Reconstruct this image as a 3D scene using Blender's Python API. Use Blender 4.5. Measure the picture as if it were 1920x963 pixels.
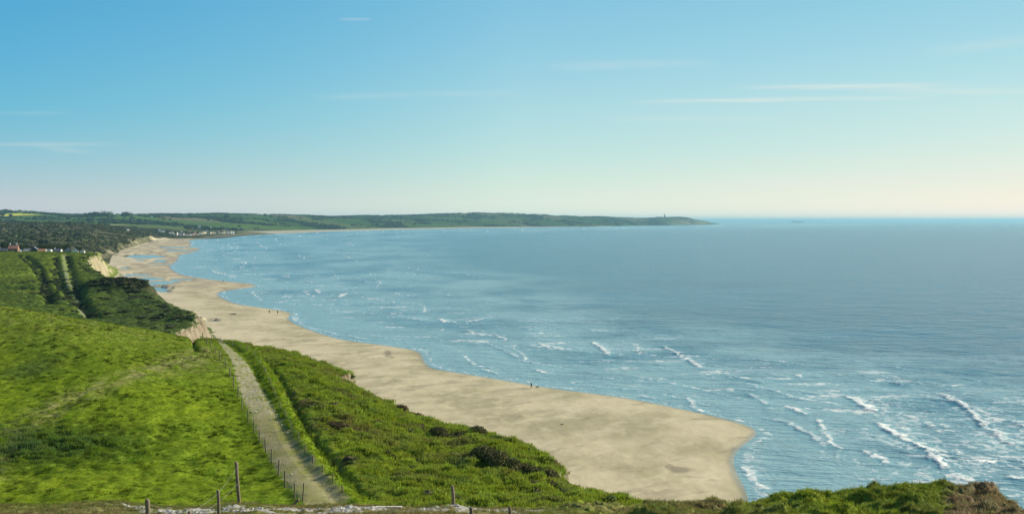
import bpy, math, random
import numpy as np
from math import radians, sin, cos, pi
random.seed(7); RNG = np.random.default_rng(11)
S = bpy.context.scene
for o in list(bpy.data.objects): bpy.data.objects.remove(o)
COL = S.collection

# ------------------------------------------------------------------ camera, sky, sun, exposure
CAMZ = 49.0; PITCH = math.atan(67.5/1920.0)
cam = bpy.data.cameras.new('camera'); cam.lens = 36; cam.sensor_width = 36
cam.clip_start = 0.5; cam.clip_end = 400000
camo = bpy.data.objects.new('camera', cam); COL.objects.link(camo)
camo.location = (0, 0, CAMZ); camo.rotation_euler = (pi/2 - PITCH, 0, 0)
S.camera = camo

SUN_AZ, SUN_EL = radians(66), radians(27)
sd_ = (sin(SUN_AZ)*cos(SUN_EL), cos(SUN_AZ)*cos(SUN_EL), sin(SUN_EL))
W = bpy.data.worlds.new('World'); S.world = W; W.use_nodes = True
nt = W.node_tree; N = nt.nodes; L = nt.links
for n in list(N): N.remove(n)
def nd(N, t, **kw):
    n = N.new(t)
    for k, v in kw.items():
        if k.startswith('i_'):
            key = k[2:]; key = int(key) if key.isdigit() else key
            n.inputs[key].default_value = v
        else: setattr(n, k, v)
    return n
out = nd(N, 'ShaderNodeOutputWorld'); bg = nd(N, 'ShaderNodeBackground'); bg.inputs['Strength'].default_value = 0.13/2**.42
sky = nd(N, 'ShaderNodeTexSky', sky_type='NISHITA', sun_disc=False, sun_elevation=SUN_EL, sun_rotation=SUN_AZ,
         altitude=40, air_density=1.0, dust_density=0.1, ozone_density=3.0)
def mth(N, L, op, a, b=None, c=None, clamp=False):
    n = N.new('ShaderNodeMath'); n.operation = op; n.use_clamp = clamp
    for i, v in enumerate((a, b, c)):
        if v is None: continue
        if isinstance(v, (int, float)): n.inputs[i].default_value = v
        else: L.new(v, n.inputs[i])
    return n.outputs[0]
m = lambda *a, **k: mth(N, L, *a, **k)
tc = nd(N, 'ShaderNodeTexCoord'); sep = nd(N, 'ShaderNodeSeparateXYZ'); L.new(tc.outputs['Generated'], sep.inputs[0])
yy = m('MAXIMUM', sep.outputs[1], 0.02)
az = m('DIVIDE', sep.outputs[0], yy); el = m('DIVIDE', sep.outputs[2], yy)
ssc = nd(N, 'ShaderNodeSeparateColor'); L.new(sky.outputs[0], ssc.inputs[0]); scc = nd(N, 'ShaderNodeCombineColor')
for i_, (k_, g_) in enumerate(((.81, 1.26), (.88, .70), (.82, .41))):      # film response of the sky colour
    if i_ == 0:
        lf_ = m('MULTIPLY', m('MULTIPLY', az, -2.0, clamp=True), .78); corr = m('EXPONENT', m('MULTIPLY', m('MULTIPLY', el, 9.0, clamp=True), m('SUBTRACT', .30, lf_)))
    hi_ = m('MULTIPLY', m('SUBTRACT', sep.outputs[2], .26, clamp=True), 4.0, clamp=True)
    lo_ = m('MULTIPLY', m('POWER', m('MULTIPLY', ssc.outputs[i_], .13), g_), k_/.13)
    lo_ = m('MULTIPLY', lo_, corr if i_ == 0 else m('EXPONENT', m('MULTIPLY', lf_, -.30 if i_ == 1 else -.06)))
    if i_ > 0: lo_ = m('MULTIPLY', lo_, m('SUBTRACT', 1.0, m('MULTIPLY', m('MULTIPLY', az, 2.0, clamp=True), .08)))
    if i_ == 2: lo_ = m('MULTIPLY', lo_, m('ADD', .93, m('MULTIPLY', m('MULTIPLY', el, 6.0, clamp=True), .05)))
    if i_ == 0: lo_ = m('MULTIPLY', lo_, m('SUBTRACT', 1.0, m('MULTIPLY', m('MULTIPLY', az, 2.0, clamp=True), .12)))
    if i_ == 1: lo_ = m('MULTIPLY', lo_, m('SUBTRACT', 1.0, m('MULTIPLY', m('MULTIPLY', m('SUBTRACT', 1.0, m('MULTIPLY', el, 9.0), clamp=True), m('ADD', m('MULTIPLY', az, 1.4, clamp=True), .35)), .11)))
    lo_ = m('MULTIPLY', lo_, m('ADD', 1.0, m('MULTIPLY', m('EXPONENT', m('MULTIPLY', m('MAXIMUM', el, 0.0), -55.0)), .30)))
    L.new(m('MULTIPLY', m('ADD', m('MULTIPLY', lo_, m('SUBTRACT', 1.0, hi_)), m('MULTIPLY', ssc.outputs[i_], hi_)), 1.0), scc.inputs[i_])
comb = nd(N, 'ShaderNodeCombineXYZ'); L.new(m('MULTIPLY', az, 5.0), comb.inputs[0]); L.new(m('MULTIPLY', el, 70.0), comb.inputs[1])
nz = nd(N, 'ShaderNodeTexNoise', i_Scale=1.0, i_Detail=6.0, i_Roughness=0.62, i_Distortion=0.5); L.new(comb.outputs[0], nz.inputs['Vector'])
comb2 = nd(N, 'ShaderNodeCombineXYZ'); L.new(m('ADD', m('MULTIPLY', az, 16.0), m('MULTIPLY', el, 40.0)), comb2.inputs[0]); L.new(m('MULTIPLY', el, 330.0), comb2.inputs[1])
nz2 = nd(N, 'ShaderNodeTexNoise', i_Scale=1.0, i_Detail=6.0, i_Roughness=0.7, i_Distortion=0.8); L.new(comb2.outputs[0], nz2.inputs['Vector'])
wisp = m('MULTIPLY', m('SUBTRACT', m('ADD', m('MULTIPLY', nz.outputs[0], .6), m('MULTIPLY', nz2.outputs[0], .45)), 0.40, clamp=True), 3.4, clamp=True)
tot = None
STREAKS = [  # centre u, v, half length px, thickness px, rise, strength
 (1470,188,300,3.6,-.012,.95),(1590,163,230,4.5,-.012,.8),(1810,172,220,6,.01,.45),(1300,223,200,5,.0,.3),(780,180,210,5.5,-.02,.35),
 (1180,124,170,8,-.02,.42),(100,271,150,4.0,.0,.42),(125,281,60,5,.1,.3),(668,39,34,2.2,0,.4),(1640,335,430,11,-.03,.6),
 (1500,345,300,5,-.02,.35),(1850,85,150,10,-.1,.25),(60,213,90,3,0,.2),(1780,300,300,8,-.03,.35)]
for (u, v, hl, th, rs, st) in STREAKS:
    a0 = (u-960)/1920.; e0 = (414-v)/1920.
    da = m('SUBTRACT', az, a0)
    dl = m('DIVIDE', m('SUBTRACT', m('SUBTRACT', el, e0), m('MULTIPLY', da, -rs)), th/1920.)
    dl = m('ADD', dl, m('MULTIPLY', m('SUBTRACT', nz.outputs[0], .5), 2.5))
    g = m('EXPONENT', m('MULTIPLY', m('MULTIPLY', dl, dl), -1.0))
    ww = m('DIVIDE', da, hl/1920.); ww = m('SUBTRACT', 1.0, m('MULTIPLY', ww, ww), clamp=True)
    t_ = m('MULTIPLY', m('MULTIPLY', g, ww), st)
    tot = t_ if tot is None else m('ADD', tot, t_)
tot = m('MULTIPLY', m('MULTIPLY', tot, m('ADD', m('MULTIPLY', wisp, .95), .2)), 0.72, clamp=True)
cl = nd(N, 'ShaderNodeMix', data_type='RGBA'); L.new(tot, cl.inputs[0]); L.new(scc.outputs[0], cl.inputs[6]); cl.inputs[7].default_value = (6.4, 6.3, 5.7, 1)
L.new(cl.outputs[2], bg.inputs[0]); L.new(bg.outputs[0], out.inputs[0])

sl = bpy.data.lights.new('sun', 'SUN'); sl.energy = 5.0; sl.angle = radians(0.55); sl.color = (1.0, 0.90, 0.72)
so = bpy.data.objects.new('sun', sl); COL.objects.link(so); so.location = (100, 50, 200)
from mathutils import Vector, Matrix, Euler
so.rotation_euler = Vector(sd_).to_track_quat('Z', 'Y').to_euler()
S.view_settings.view_transform = 'Standard'; S.view_settings.look = 'None'
S.view_settings.exposure = 0.48; S.view_settings.gamma = 1.0; S.view_settings.use_curve_mapping = False
HAZE = 4.3e-5

# ------------------------------------------------------------------ projection helpers
cp, sp = cos(PITCH), sin(PITCH)
def ray(u, v):                      # direction with y component 1
    X = (u-960)/1920.; Z = -(v-481.5)/1920.
    y = cp + Z*sp; z = -sp + Z*cp
    return X/y, z/y
def P(u, v, d):                     # pixel and forward distance -> point
    a, s = ray(u, v); return (a*d, d, CAMZ + s*d)
def PZ(u, v, z=0.0):                # pixel on the level z
    a, s = ray(u, v); d = (z-CAMZ)/s; return (a*d, d)

# ------------------------------------------------------------------ numeric helpers
def _h(ix, iy, seed):
    h = (ix.astype(np.int64)*374761393 + iy.astype(np.int64)*668265263 + seed*2147483647) & 0xffffffff
    h = ((h ^ (h >> 13))*1274126177) & 0xffffffff
    return ((h ^ (h >> 16)) & 0xffff)/65535.0*2*pi
def perlin(x, y, seed=0):
    x = np.asarray(x, float); y = np.asarray(y, float)
    ix = np.floor(x); iy = np.floor(y); fx = x-ix; fy = y-iy
    u = fx*fx*fx*(fx*(fx*6-15)+10); v = fy*fy*fy*(fy*(fy*6-15)+10)
    def g(dx, dy):
        a = _h(ix+dx, iy+dy, seed); return np.cos(a)*(fx-dx)+np.sin(a)*(fy-dy)
    a = g(0,0)*(1-u)+g(1,0)*u; b = g(0,1)*(1-u)+g(1,1)*u
    return (a*(1-v)+b*v)*1.5
def fbm(x, y, seed=0, oc=4, gain=.5):
    r = 0; amp = 1; t = 0
    for i in range(oc):
        r = r + amp*perlin(x*2**i+i*17.3, y*2**i-i*9.1, seed+i*7); t += amp; amp *= gain
    return r/t*1.4
def sstep(a, b, x):
    t = np.clip((x-a)/(b-a), 0, 1); return t*t*(3-2*t)
def seg_dist(x, y, pts, vals=None):
    best = np.full(x.shape, 1e18); bt = np.zeros(x.shape); side = np.zeros(x.shape)
    for i in range(len(pts)-1):
        ax, ay = pts[i][:2]; bx, by = pts[i+1][:2]; dx, dy = bx-ax, by-ay; l2 = dx*dx+dy*dy+1e-12
        t = np.clip(((x-ax)*dx+(y-ay)*dy)/l2, 0, 1)
        d2 = (x-ax-t*dx)**2+(y-ay-t*dy)**2
        k = d2 < best
        best = np.where(k, d2, best); bt = np.where(k, i+t, bt)
        side = np.where(k, np.sign((x-ax)*dy-(y-ay)*dx), side)
    return np.sqrt(best), bt, side
def inside(x, y, poly):
    r = np.zeros(x.shape, bool); n = len(poly)
    for i in range(n):
        x1, y1 = poly[i][:2]; x2, y2 = poly[(i+1) % n][:2]
        if y1 == y2: continue
        c = ((y1 > y) != (y2 > y)) & (x < (x2-x1)*(y-y1)/(y2-y1)+x1)
        r ^= c
    return r
class TPS:
    def __init__(s, pts, lam=1e-4):
        p = np.array(pts, float); s.c = s.m(p[:,0], p[:,1]); n = len(p)
        K = s.k(np.linalg.norm(s.c[:,None]-s.c[None], axis=2)) + lam*np.eye(n)
        Q = np.c_[np.ones(n), s.c]; A = np.zeros((n+3, n+3)); A[:n,:n] = K; A[:n,n:] = Q; A[n:,:n] = Q.T
        s.w = np.linalg.solve(A, np.r_[p[:,2], 0, 0, 0])
    def m(s, x, y): y = np.maximum(y, 1.5); return np.stack([x/y*3.0, np.log(y)], -1)
    def k(s, r): return np.where(r > 1e-9, r*r*np.log(np.maximum(r, 1e-9)), 0)
    def __call__(s, x, y):
        x = np.asarray(x, float); y = np.asarray(y, float); q = s.m(x, y); o = np.zeros(x.shape) + s.w[-3] + q[...,0]*s.w[-2] + q[...,1]*s.w[-1]
        for i in range(len(s.c)):
            r = np.hypot(q[...,0]-s.c[i,0], q[...,1]-s.c[i,1]); o += s.w[i]*s.k(r)
        return o

# ------------------------------------------------------------------ object helpers
def tag(o, label=None, cat=None, group=None, kind=None):
    for k, v in (('label', label), ('category', cat), ('group', group), ('kind', kind)):
        if v: o[k] = v
    return o
def grid_mesh(name, X, Y, Z, keep=None, attrs={}, mat=None, smooth=True):
    nr, nc = X.shape
    idx = np.arange(nr*nc).reshape(nr, nc)
    q = np.stack([idx[:-1,:-1], idx[:-1,1:], idx[1:,1:], idx[1:,:-1]], -1).reshape(-1, 4)
    if keep is not None:
        kf = keep.ravel()[q].any(1); q = q[kf]
    used = np.zeros(nr*nc, bool); used[q.ravel()] = True
    new = np.cumsum(used)-1; q = new[q]
    co = np.stack([X, Y, Z], -1).reshape(-1, 3)[used].astype(np.float32)
    me = bpy.data.meshes.new(name); me.vertices.add(len(co)); me.vertices.foreach_set('co', co.ravel())
    me.loops.add(q.size); me.loops.foreach_set('vertex_index', q.ravel().astype(np.int32))
    me.polygons.add(len(q)); me.polygons.foreach_set('loop_start', np.arange(0, q.size, 4, dtype=np.int32))
    me.polygons.foreach_set('loop_total', np.full(len(q), 4, np.int32))
    me.polygons.foreach_set('use_smooth', np.full(len(q), smooth, bool))
    me.update(calc_edges=True)
    for k, a in attrs.items():
        if a.ndim == 3:
            at = me.attributes.new(k, 'FLOAT_COLOR', 'POINT')
            c = np.ones((used.sum(), 4), np.float32); c[:, :3] = a.reshape(-1, 3)[used]; at.data.foreach_set('color', c.ravel())
        else:
            at = me.attributes.new(k, 'FLOAT', 'POINT'); at.data.foreach_set('value', a.ravel()[used].astype(np.float32))
    o = bpy.data.objects.new(name, me); COL.objects.link(o)
    if mat: me.materials.append(mat)
    return o
def mesh_obj(name, vs, fs, mat=None, parent=None, smooth=False, link=True):
    me = bpy.data.meshes.new(name); me.from_pydata([tuple(v) for v in vs], [], [tuple(f) for f in fs])
    if smooth: me.polygons.foreach_set('use_smooth', [True]*len(me.polygons))
    me.update()
    if mat: me.materials.append(mat)
    o = bpy.data.objects.new(name, me)
    if link: COL.objects.link(o)
    if parent: o.parent = parent
    return o
def empty(name, loc, rz=0):
    o = bpy.data.objects.new(name, None); COL.objects.link(o); o.location = loc; o.rotation_euler = (0, 0, rz); o.empty_display_size = .3; return o
class MB:
    def __init__(s): s.v = []; s.f = []
    def add(s, vs, fs):
        n = len(s.v); s.v += [tuple(v) for v in vs]; s.f += [tuple(i+n for i in f) for f in fs]
    def box(s, x0, x1, y0, y1, z0, z1):
        s.add([(x0,y0,z0),(x1,y0,z0),(x1,y1,z0),(x0,y1,z0),(x0,y0,z1),(x1,y0,z1),(x1,y1,z1),(x0,y1,z1)],
              [(3,2,1,0),(4,5,6,7),(0,1,5,4),(1,2,6,5),(2,3,7,6),(3,0,4,7)])
    def gable(s, x0, x1, y0, y1, z0, z1, ov=.3, axis='x', hip=0):   # closed gable/hip roof solid
        x0 -= ov; x1 += ov; y0 -= ov; y1 += ov; t = .25
        if axis == 'x': ym = (y0+y1)/2; r = [(x0+hip, ym, z1), (x1-hip, ym, z1)]
        else: xm = (x0+x1)/2; r = [(xm, y0+hip, z1), (xm, y1-hip, z1)]
        v = [(x0,y0,z0),(x1,y0,z0),(x1,y1,z0),(x0,y1,z0),(x0,y0,z0+t),(x1,y0,z0+t),(x1,y1,z0+t),(x0,y1,z0+t)]+r
        f = [(3,2,1,0),(0,1,5,4),(1,2,6,5),(2,3,7,6),(3,0,4,7)]
        f += [(4,5,9,8),(6,7,8,9),(5,6,9),(7,4,8)] if axis == 'x' else [(5,6,9,8),(7,4,8,9),(4,5,8),(6,7,9)]
        s.add(v, f)
    def tube(s, pts, rad, n=8, cap=True, jit=0):
        base = len(s.v); P_ = [Vector(p) for p in pts]
        rr = rad if hasattr(rad, '__len__') else [rad]*len(P_)
        for i, p in enumerate(P_):
            d = (P_[min(i+1, len(P_)-1)]-P_[max(i-1, 0)]).normalized()
            a = d.orthogonal().normalized() if abs(d.z) < .99 else Vector((1,0,0)); 
            if abs(d.z) >= .99: a = Vector((1,0,0))
            b = d.cross(a).normalized(); a = b.cross(d).normalized()
            for k in range(n):
                an = 2*pi*k/n; q = p+(a*cos(an)+b*sin(an))*rr[i]*(1+jit*random.uniform(-1,1)); s.v.append(tuple(q))
        for i in range(len(P_)-1):
            for k in range(n):
                s.f.append((base+i*n+k, base+i*n+(k+1)%n, base+(i+1)*n+(k+1)%n, base+(i+1)*n+k))
        if cap:
            s.f.append(tuple(base+k for k in range(n-1, -1, -1))); s.f.append(tuple(base+(len(P_)-1)*n+k for k in range(n)))
    def build(s, name, mat, parent=None, smooth=False): return mesh_obj(name, s.v, s.f, mat, parent, smooth)

def newmat(name):
    mt = bpy.data.materials.new(name); mt.use_nodes = True; n = mt.node_tree.nodes; l = mt.node_tree.links
    b = n['Principled BSDF']; return mt, n, l, b
def simple(name, col, rough=.8, var=.15, scale=6.0, bump=0.0, spec=.3):
    mt, n, l, b = newmat(name)
    tcn = nd(n, 'ShaderNodeTexCoord'); t = nd(n, 'ShaderNodeTexNoise', i_Scale=scale, i_Detail=6.0, i_Roughness=.65); l.new(tcn.outputs['Object'], t.inputs['Vector'])
    mx = nd(n, 'ShaderNodeMix', data_type='RGBA')
    mx.inputs[6].default_value = (*[c*(1-var) for c in col], 1); mx.inputs[7].default_value = (*[min(1, c*(1+var)) for c in col], 1)
    l.new(t.outputs[0], mx.inputs[0]); l.new(mx.outputs[2], b.inputs['Base Color'])
    b.inputs['Roughness'].default_value = rough; b.inputs['Specular IOR Level'].default_value = spec
    if bump:
        bp = nd(n, 'ShaderNodeBump', i_Strength=bump, i_Distance=.02); l.new(t.outputs[0], bp.inputs['Height']); l.new(bp.outputs[0], b.inputs['Normal'])
    return mt
def tintmat(name, inst, rough=.9, spec=.15, transl=0.0, vscale=3.0, var=.25, bump=0, bdist=.1):
    """colour comes from the 'tint' attribute (albedo of what grows or lies there) broken up by noise"""
    mt, n, l, b = newmat(name)
    at = nd(n, 'ShaderNodeAttribute', attribute_name='tint', attribute_type='INSTANCER' if inst else 'GEOMETRY')
    geo = nd(n, 'ShaderNodeNewGeometry'); t = nd(n, 'ShaderNodeTexNoise', i_Scale=vscale, i_Detail=5.0, i_Roughness=.7); l.new(geo.outputs['Position'], t.inputs['Vector'])
    f = mth(n, l, 'ADD', mth(n, l, 'MULTIPLY', mth(n, l, 'SUBTRACT', t.outputs[0], .5), var*4), 1.0)
    vm = nd(n, 'ShaderNodeVectorMath', operation='SCALE'); l.new(at.outputs['Color'], vm.inputs[0]); l.new(f, vm.inputs['Scale'])
    l.new(vm.outputs[0], b.inputs['Base Color']); b.inputs['Roughness'].default_value = rough; b.inputs['Specular IOR Level'].default_value = spec
    if bump:
        bp = nd(n, 'ShaderNodeBump', i_Strength=bump, i_Distance=bdist); l.new(t.outputs[0], bp.inputs['Height']); l.new(bp.outputs[0], b.inputs['Normal'])
    if transl:
        tr = nd(n, 'ShaderNodeBsdfTranslucent'); l.new(vm.outputs[0], tr.inputs[0]); ms = nd(n, 'ShaderNodeMixShader'); ms.inputs[0].default_value = transl
        l.new(b.outputs[0], ms.inputs[1]); l.new(tr.outputs[0], ms.inputs[2]); l.new(ms.outputs[0], n['Material Output'].inputs[0])
    return mt

# ------------------------------------------------------------------ the headland: height function
CP = [  # u, v, forward distance: ground seen at that pixel
 # near brow
 (0,947,37),(230,944,37),(447,945,37),(640,948,37),(850,950,37),(1050,953,38),(1250,953,40),
 (0,985,31),(300,990,31),(600,990,31),(900,988,31),(1200,985,32),(1500,968,36),(1650,968,36),(1850,985,35),
 (1290,978,58),(1400,958,52),(1500,934,50),(1600,922,47),(1700,903,45.5),(1780,898,44.5),(1850,917,43),(1920,946,40),
 # slope behind the brow, out of sight
 (0,990,50),(447,990,50),(800,985,50),(1100,965,50),(200,975,60),(700,965,58),
 # pasture terrace
 (0,940,72),(250,938,72),(522,896,79),(487,833,91),(454,768,103),(438,727,113),(422,688,122),(404,662,136),(385,642,152),
 (0,800,90),(0,700,110),(0,630,130),(250,800,91),(250,700,112),(250,640,135),
 (0,574,152),(100,590,152),(200,606,152),(300,622,156),(370,636,165),
 (620,935,72),(640,860,84),(600,780,100),(540,700,124),(470,660,145),
 (410,636,168),(575,668,150),(660,702,135),(740,758,120),(870,798,108),(1010,843,97),(1060,903,87),(1180,933,79),(1290,962,66),
 (800,880,86),(900,860,90),(950,920,80),(1100,945,72),
 # beyond the crest: hidden fall and the valley side
 (0,620,190),(200,645,190),(360,665,200),(0,615,260),(200,640,260),(330,645,260),
 (0,578,400),(100,590,390),(200,602,370),(300,614,350),(330,616,350),(368,590,378),
 (330,578,450),(290,562,520),(235,540,680),(0,520,640),(100,525,640),(170,525,640),
 (162,498,790),(0,474,880),(60,474,880),(120,475,880),(180,479,860),(0,474,950),(150,476,950)]
pts = [P(*c) for c in CP]
pts += [        (-26,30,39.4),(-31,38,38.4),(26,28,39.8),(-60,72,30.5),(-90,110,34),(-120,150,39),(-220,260,20),(-320,400,18),(-700,880,26),(-430,640,16),
        (40,50,36),(60,90,28),(60,150,28),(0,250,20),(0,500,12),(-100,700,12)]
H0t = TPS(pts)
def H0(x, y):
    zn = np.interp(y, [-50,0,10,20,28,34], [50,47.4,45.1,42.5,40.3,39.2]); t = sstep(27, 34, y)
    return zn*(1-t)+H0t(x, np.maximum(y, 24))*t
def hit(u, v, H=None, d0=25, d1=1200):
    H = H or H0; a, s = ray(u, v); d = np.exp(np.linspace(math.log(d0), math.log(d1), 6000))
    z = CAMZ+s*d; h = H(a*d, d); k = np.argmax(h > z)
    if not (h > z).any(): k = -1
    return (a*d[k], d[k])
def line(pxs, d0=25, d1=1200): return [hit(u, v, None, d0, d1) for u, v in pxs]

# cliff edge seen from above: u, v, d, width of the cliff face
EDGE_PX = [(2150,1050,36,3),(1990,990,39,3),(1900,938,42,3),(1840,914,43.5,3),(1800,903,44.6,3),(1700,897,47,4),(1600,908,49.5,4),(1500,912,53,5),(1400,935,60,6),
 (1290,948,71,5),(1180,934,80,5),(1085,915,86,3),(1062,905,88,1.5),(1045,893,90,1.2),(1064,885,93,1.5),(1040,862,95,3),(1010,845,98,4),(940,815,103,4),(870,799,109,4),(800,785,113,4),
 (740,758,121,3),(690,742,124.5,2),(660,730,127,1.2),(620,709,131.5,1.0),(640,700,134,1.0),(666,702,136.5,1.2),(620,688,141,3),(580,680,146,3),(574,667,151,3),(500,652,160,4),(410,636,170,6),(360,640,200,8),
 (325,645,260,9),(315,628,320,8),(338,614,345,5),(352,600,352,5),(369,590,372,7),(330,578,450,12),(292,562,520,14),(262,550,575,14),(236,540,640,10),
 (215,532,700,9),(180,512,770,8),(165,499,800,6),(166,481,835,6),(184,480,868,9),(178,479,930,16),(168,478,1010,22)]
EDGE = [P(u, v, d)[:2] for u, v, d, w in EDGE_PX]; EDW = np.array([e[3] for e in EDGE_PX], float)
EPOLY = [(200,-60)] + [(60,10)] + EDGE + [(-450,1400),(-3000,1400),(-3000,-60)]
def edge_sd(x, y):
    d, t, _ = seg_dist(x, y, [(60,10)]+EDGE)
    w = np.interp(t-1, np.arange(len(EDW)), EDW)
    s = np.where(inside(x, y, EPOLY), d, -d)
    return s, w
def foot_z(x, y): return 2.2+0*x

PATH = line([(398,634),(415,642),(439,665),(459,700),(480,750),(506,800),(538,855),(577,905),(613,945)])
PATHW = np.array([.7,.9,1.5,2.0,2.3,2.5,2.7,2.8,2.8])*.64
BANK = line([(414,637),(444,645),(476,668),(499,700),(523,745),(545,790),(568,830),(601,878),(634,915),(674,945)])[::-1]
BANK2 = line([(492,668),(522,700),(548,745),(576,800),(612,850),(648,890),(700,935)])
def dist_to(x, y, pl): return seg_dist(x, y, pl)[0]
FARTRACK = line([(120,476),(122,500),(130,530),(142,555),(160,590)], 230)
GUL = [line(g, 230) for g in ([(32,476),(62,500),(75,520),(84,545),(95,572)],[(48,478),(76,500),(88,525),(100,560)],[(96,500),(106,525),(112,545)],[(103,480),(110,505),(120,535),(140,570)],
        [(126,478),(134,505),(142,535),(158,570),(176,596)])]
LEDGE = line([(-40,520),(0,519),(40,516),(70,512)], 230)
SHEEPTRACK = line([(336,624),(350,632),(364,645),(373,660)])
WORN = line([(-60,900),(20,820),(90,770),(180,728),(260,700),(340,680),(400,655)])
NET = hit(55, 835); NET2 = hit(20, 800)
MOUND = P(252, 556, 560)
def relief(x, y):
    z = H0(x, y)
    near = sstep(330, 230, y)
    z = z + .30*np.exp(-(dist_to(x, y, BANK)/.55)**2)*near
    z = z - .12*np.exp(-((dist_to(x, y, BANK)-1.2)/.4)**2)*near
    z = z - .5*np.exp(-(dist_to(x, y, BANK2)/.4)**2)*near
    pd = dist_to(x, y, PATH); z = z + np.interp(y, [66,72,98,116], [0,.30,.22,-.10])*np.exp(-(pd/1.75)**4)
    z = z - .95*np.exp(-(dist_to(x, y, SHEEPTRACK)/.45)**2)*near
    far = 1-near
    for i, g in enumerate(GUL): z = z - far*(2.8 if i < 4 else 3.2)*np.exp(-(dist_to(x, y, g)/(2.4 if i < 4 else 3.0))**2)
    z = z - far*.5*np.exp(-(dist_to(x, y, FARTRACK)/3)**2)
    ld, lt, ls = seg_dist(x, y, LEDGE); z = z - far*2.6*np.exp(-(ld/6)**2)
    dx = (x-MOUND[0])/26; dy = (y-MOUND[1])/20
    z = z + 8.5*np.exp(-(dx*dx+dy*dy)**1.5)
    return z
def rough_amp(x, y):
    """how lumpy the sward is"""
    bd, bt, bs = seg_dist(x, y, BANK)
    right = np.where(bs > 0, 1.0, 0.0)*sstep(300, 200, y)
    r = .48 + 1.2*right*sstep(1.5, 4.5, bd)
    r = np.where(y > 300, 1.2, r)
    r = r + .8*sstep(.12, .2, x/np.maximum(y, 1))*sstep(66, 58, y)
    nd_ = np.hypot((x-NET[0])/9, (y-NET[1])/6); r = r + .9*np.exp(-nd_**2*1.2)
    return r
def land_z(x, y, sd, w, fine=True, z=None):
    if z is None: z = relief(x, y)
    pd = dist_to(x, y, PATH); onpath = np.exp(-(pd/1.5)**4)
    A = rough_amp(x, y)*(1-.85*onpath)
    z = z + A*.20*perlin(x/2.6, y/2.6, 3)
    # cushions: rounded lumps with sharp little hollows
    c1 = perlin(x/1.5, y/1.15, 5); c1 = c1+0; z = z + A*(.22*c1*sstep(44, 60, y)+.15*c1)*sstep(420, 200, y)
    if fine:
        z = z + A*.09*perlin(x/.55, y/.45, 9)*sstep(170, 90, y)
        z = z + A*.045*perlin(x/.2, y/.2, 12)*sstep(80, 45, y)
    f = sstep(200, 330, y)
    z = z + f*(.9*np.abs(perlin(x/7., y/7., 21))+.8*perlin(x/17., y/17., 22)+.45*perlin(x/3.2, y/3.2, 23))
    ledge = sstep(0, 4, sd)      # edge a little rounded
    z = z - (1-ledge)*.35
    t = np.clip((sd+w)/w, 0, 1); 
    st = t + .07*np.sin(t*19+3*perlin(x/5, y/5, 8))*(t*(1-t))*4*.5
    fz = foot_z(x, y)
    return fz + (z-fz)*np.clip(st, 0, 1) - np.clip(-w-sd, 0, 50)*.25
def sd_noisy(x, y, sd=None, w=None):
    if sd is None: sd, w = edge_sd(x, y)
    k = np.clip(w, 1, 14)
    sd = sd + .28*k*perlin(x/(k*.9+1), y/(k*.9+1), 31)*.7 + .35*np.minimum(1, k/3)*perlin(x/.9, y/.9, 33)
    sd = sd + sstep(250, 400, y)*(2.2*np.abs(perlin(x/6, y/6, 35))-.6)
    return sd, w

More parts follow.
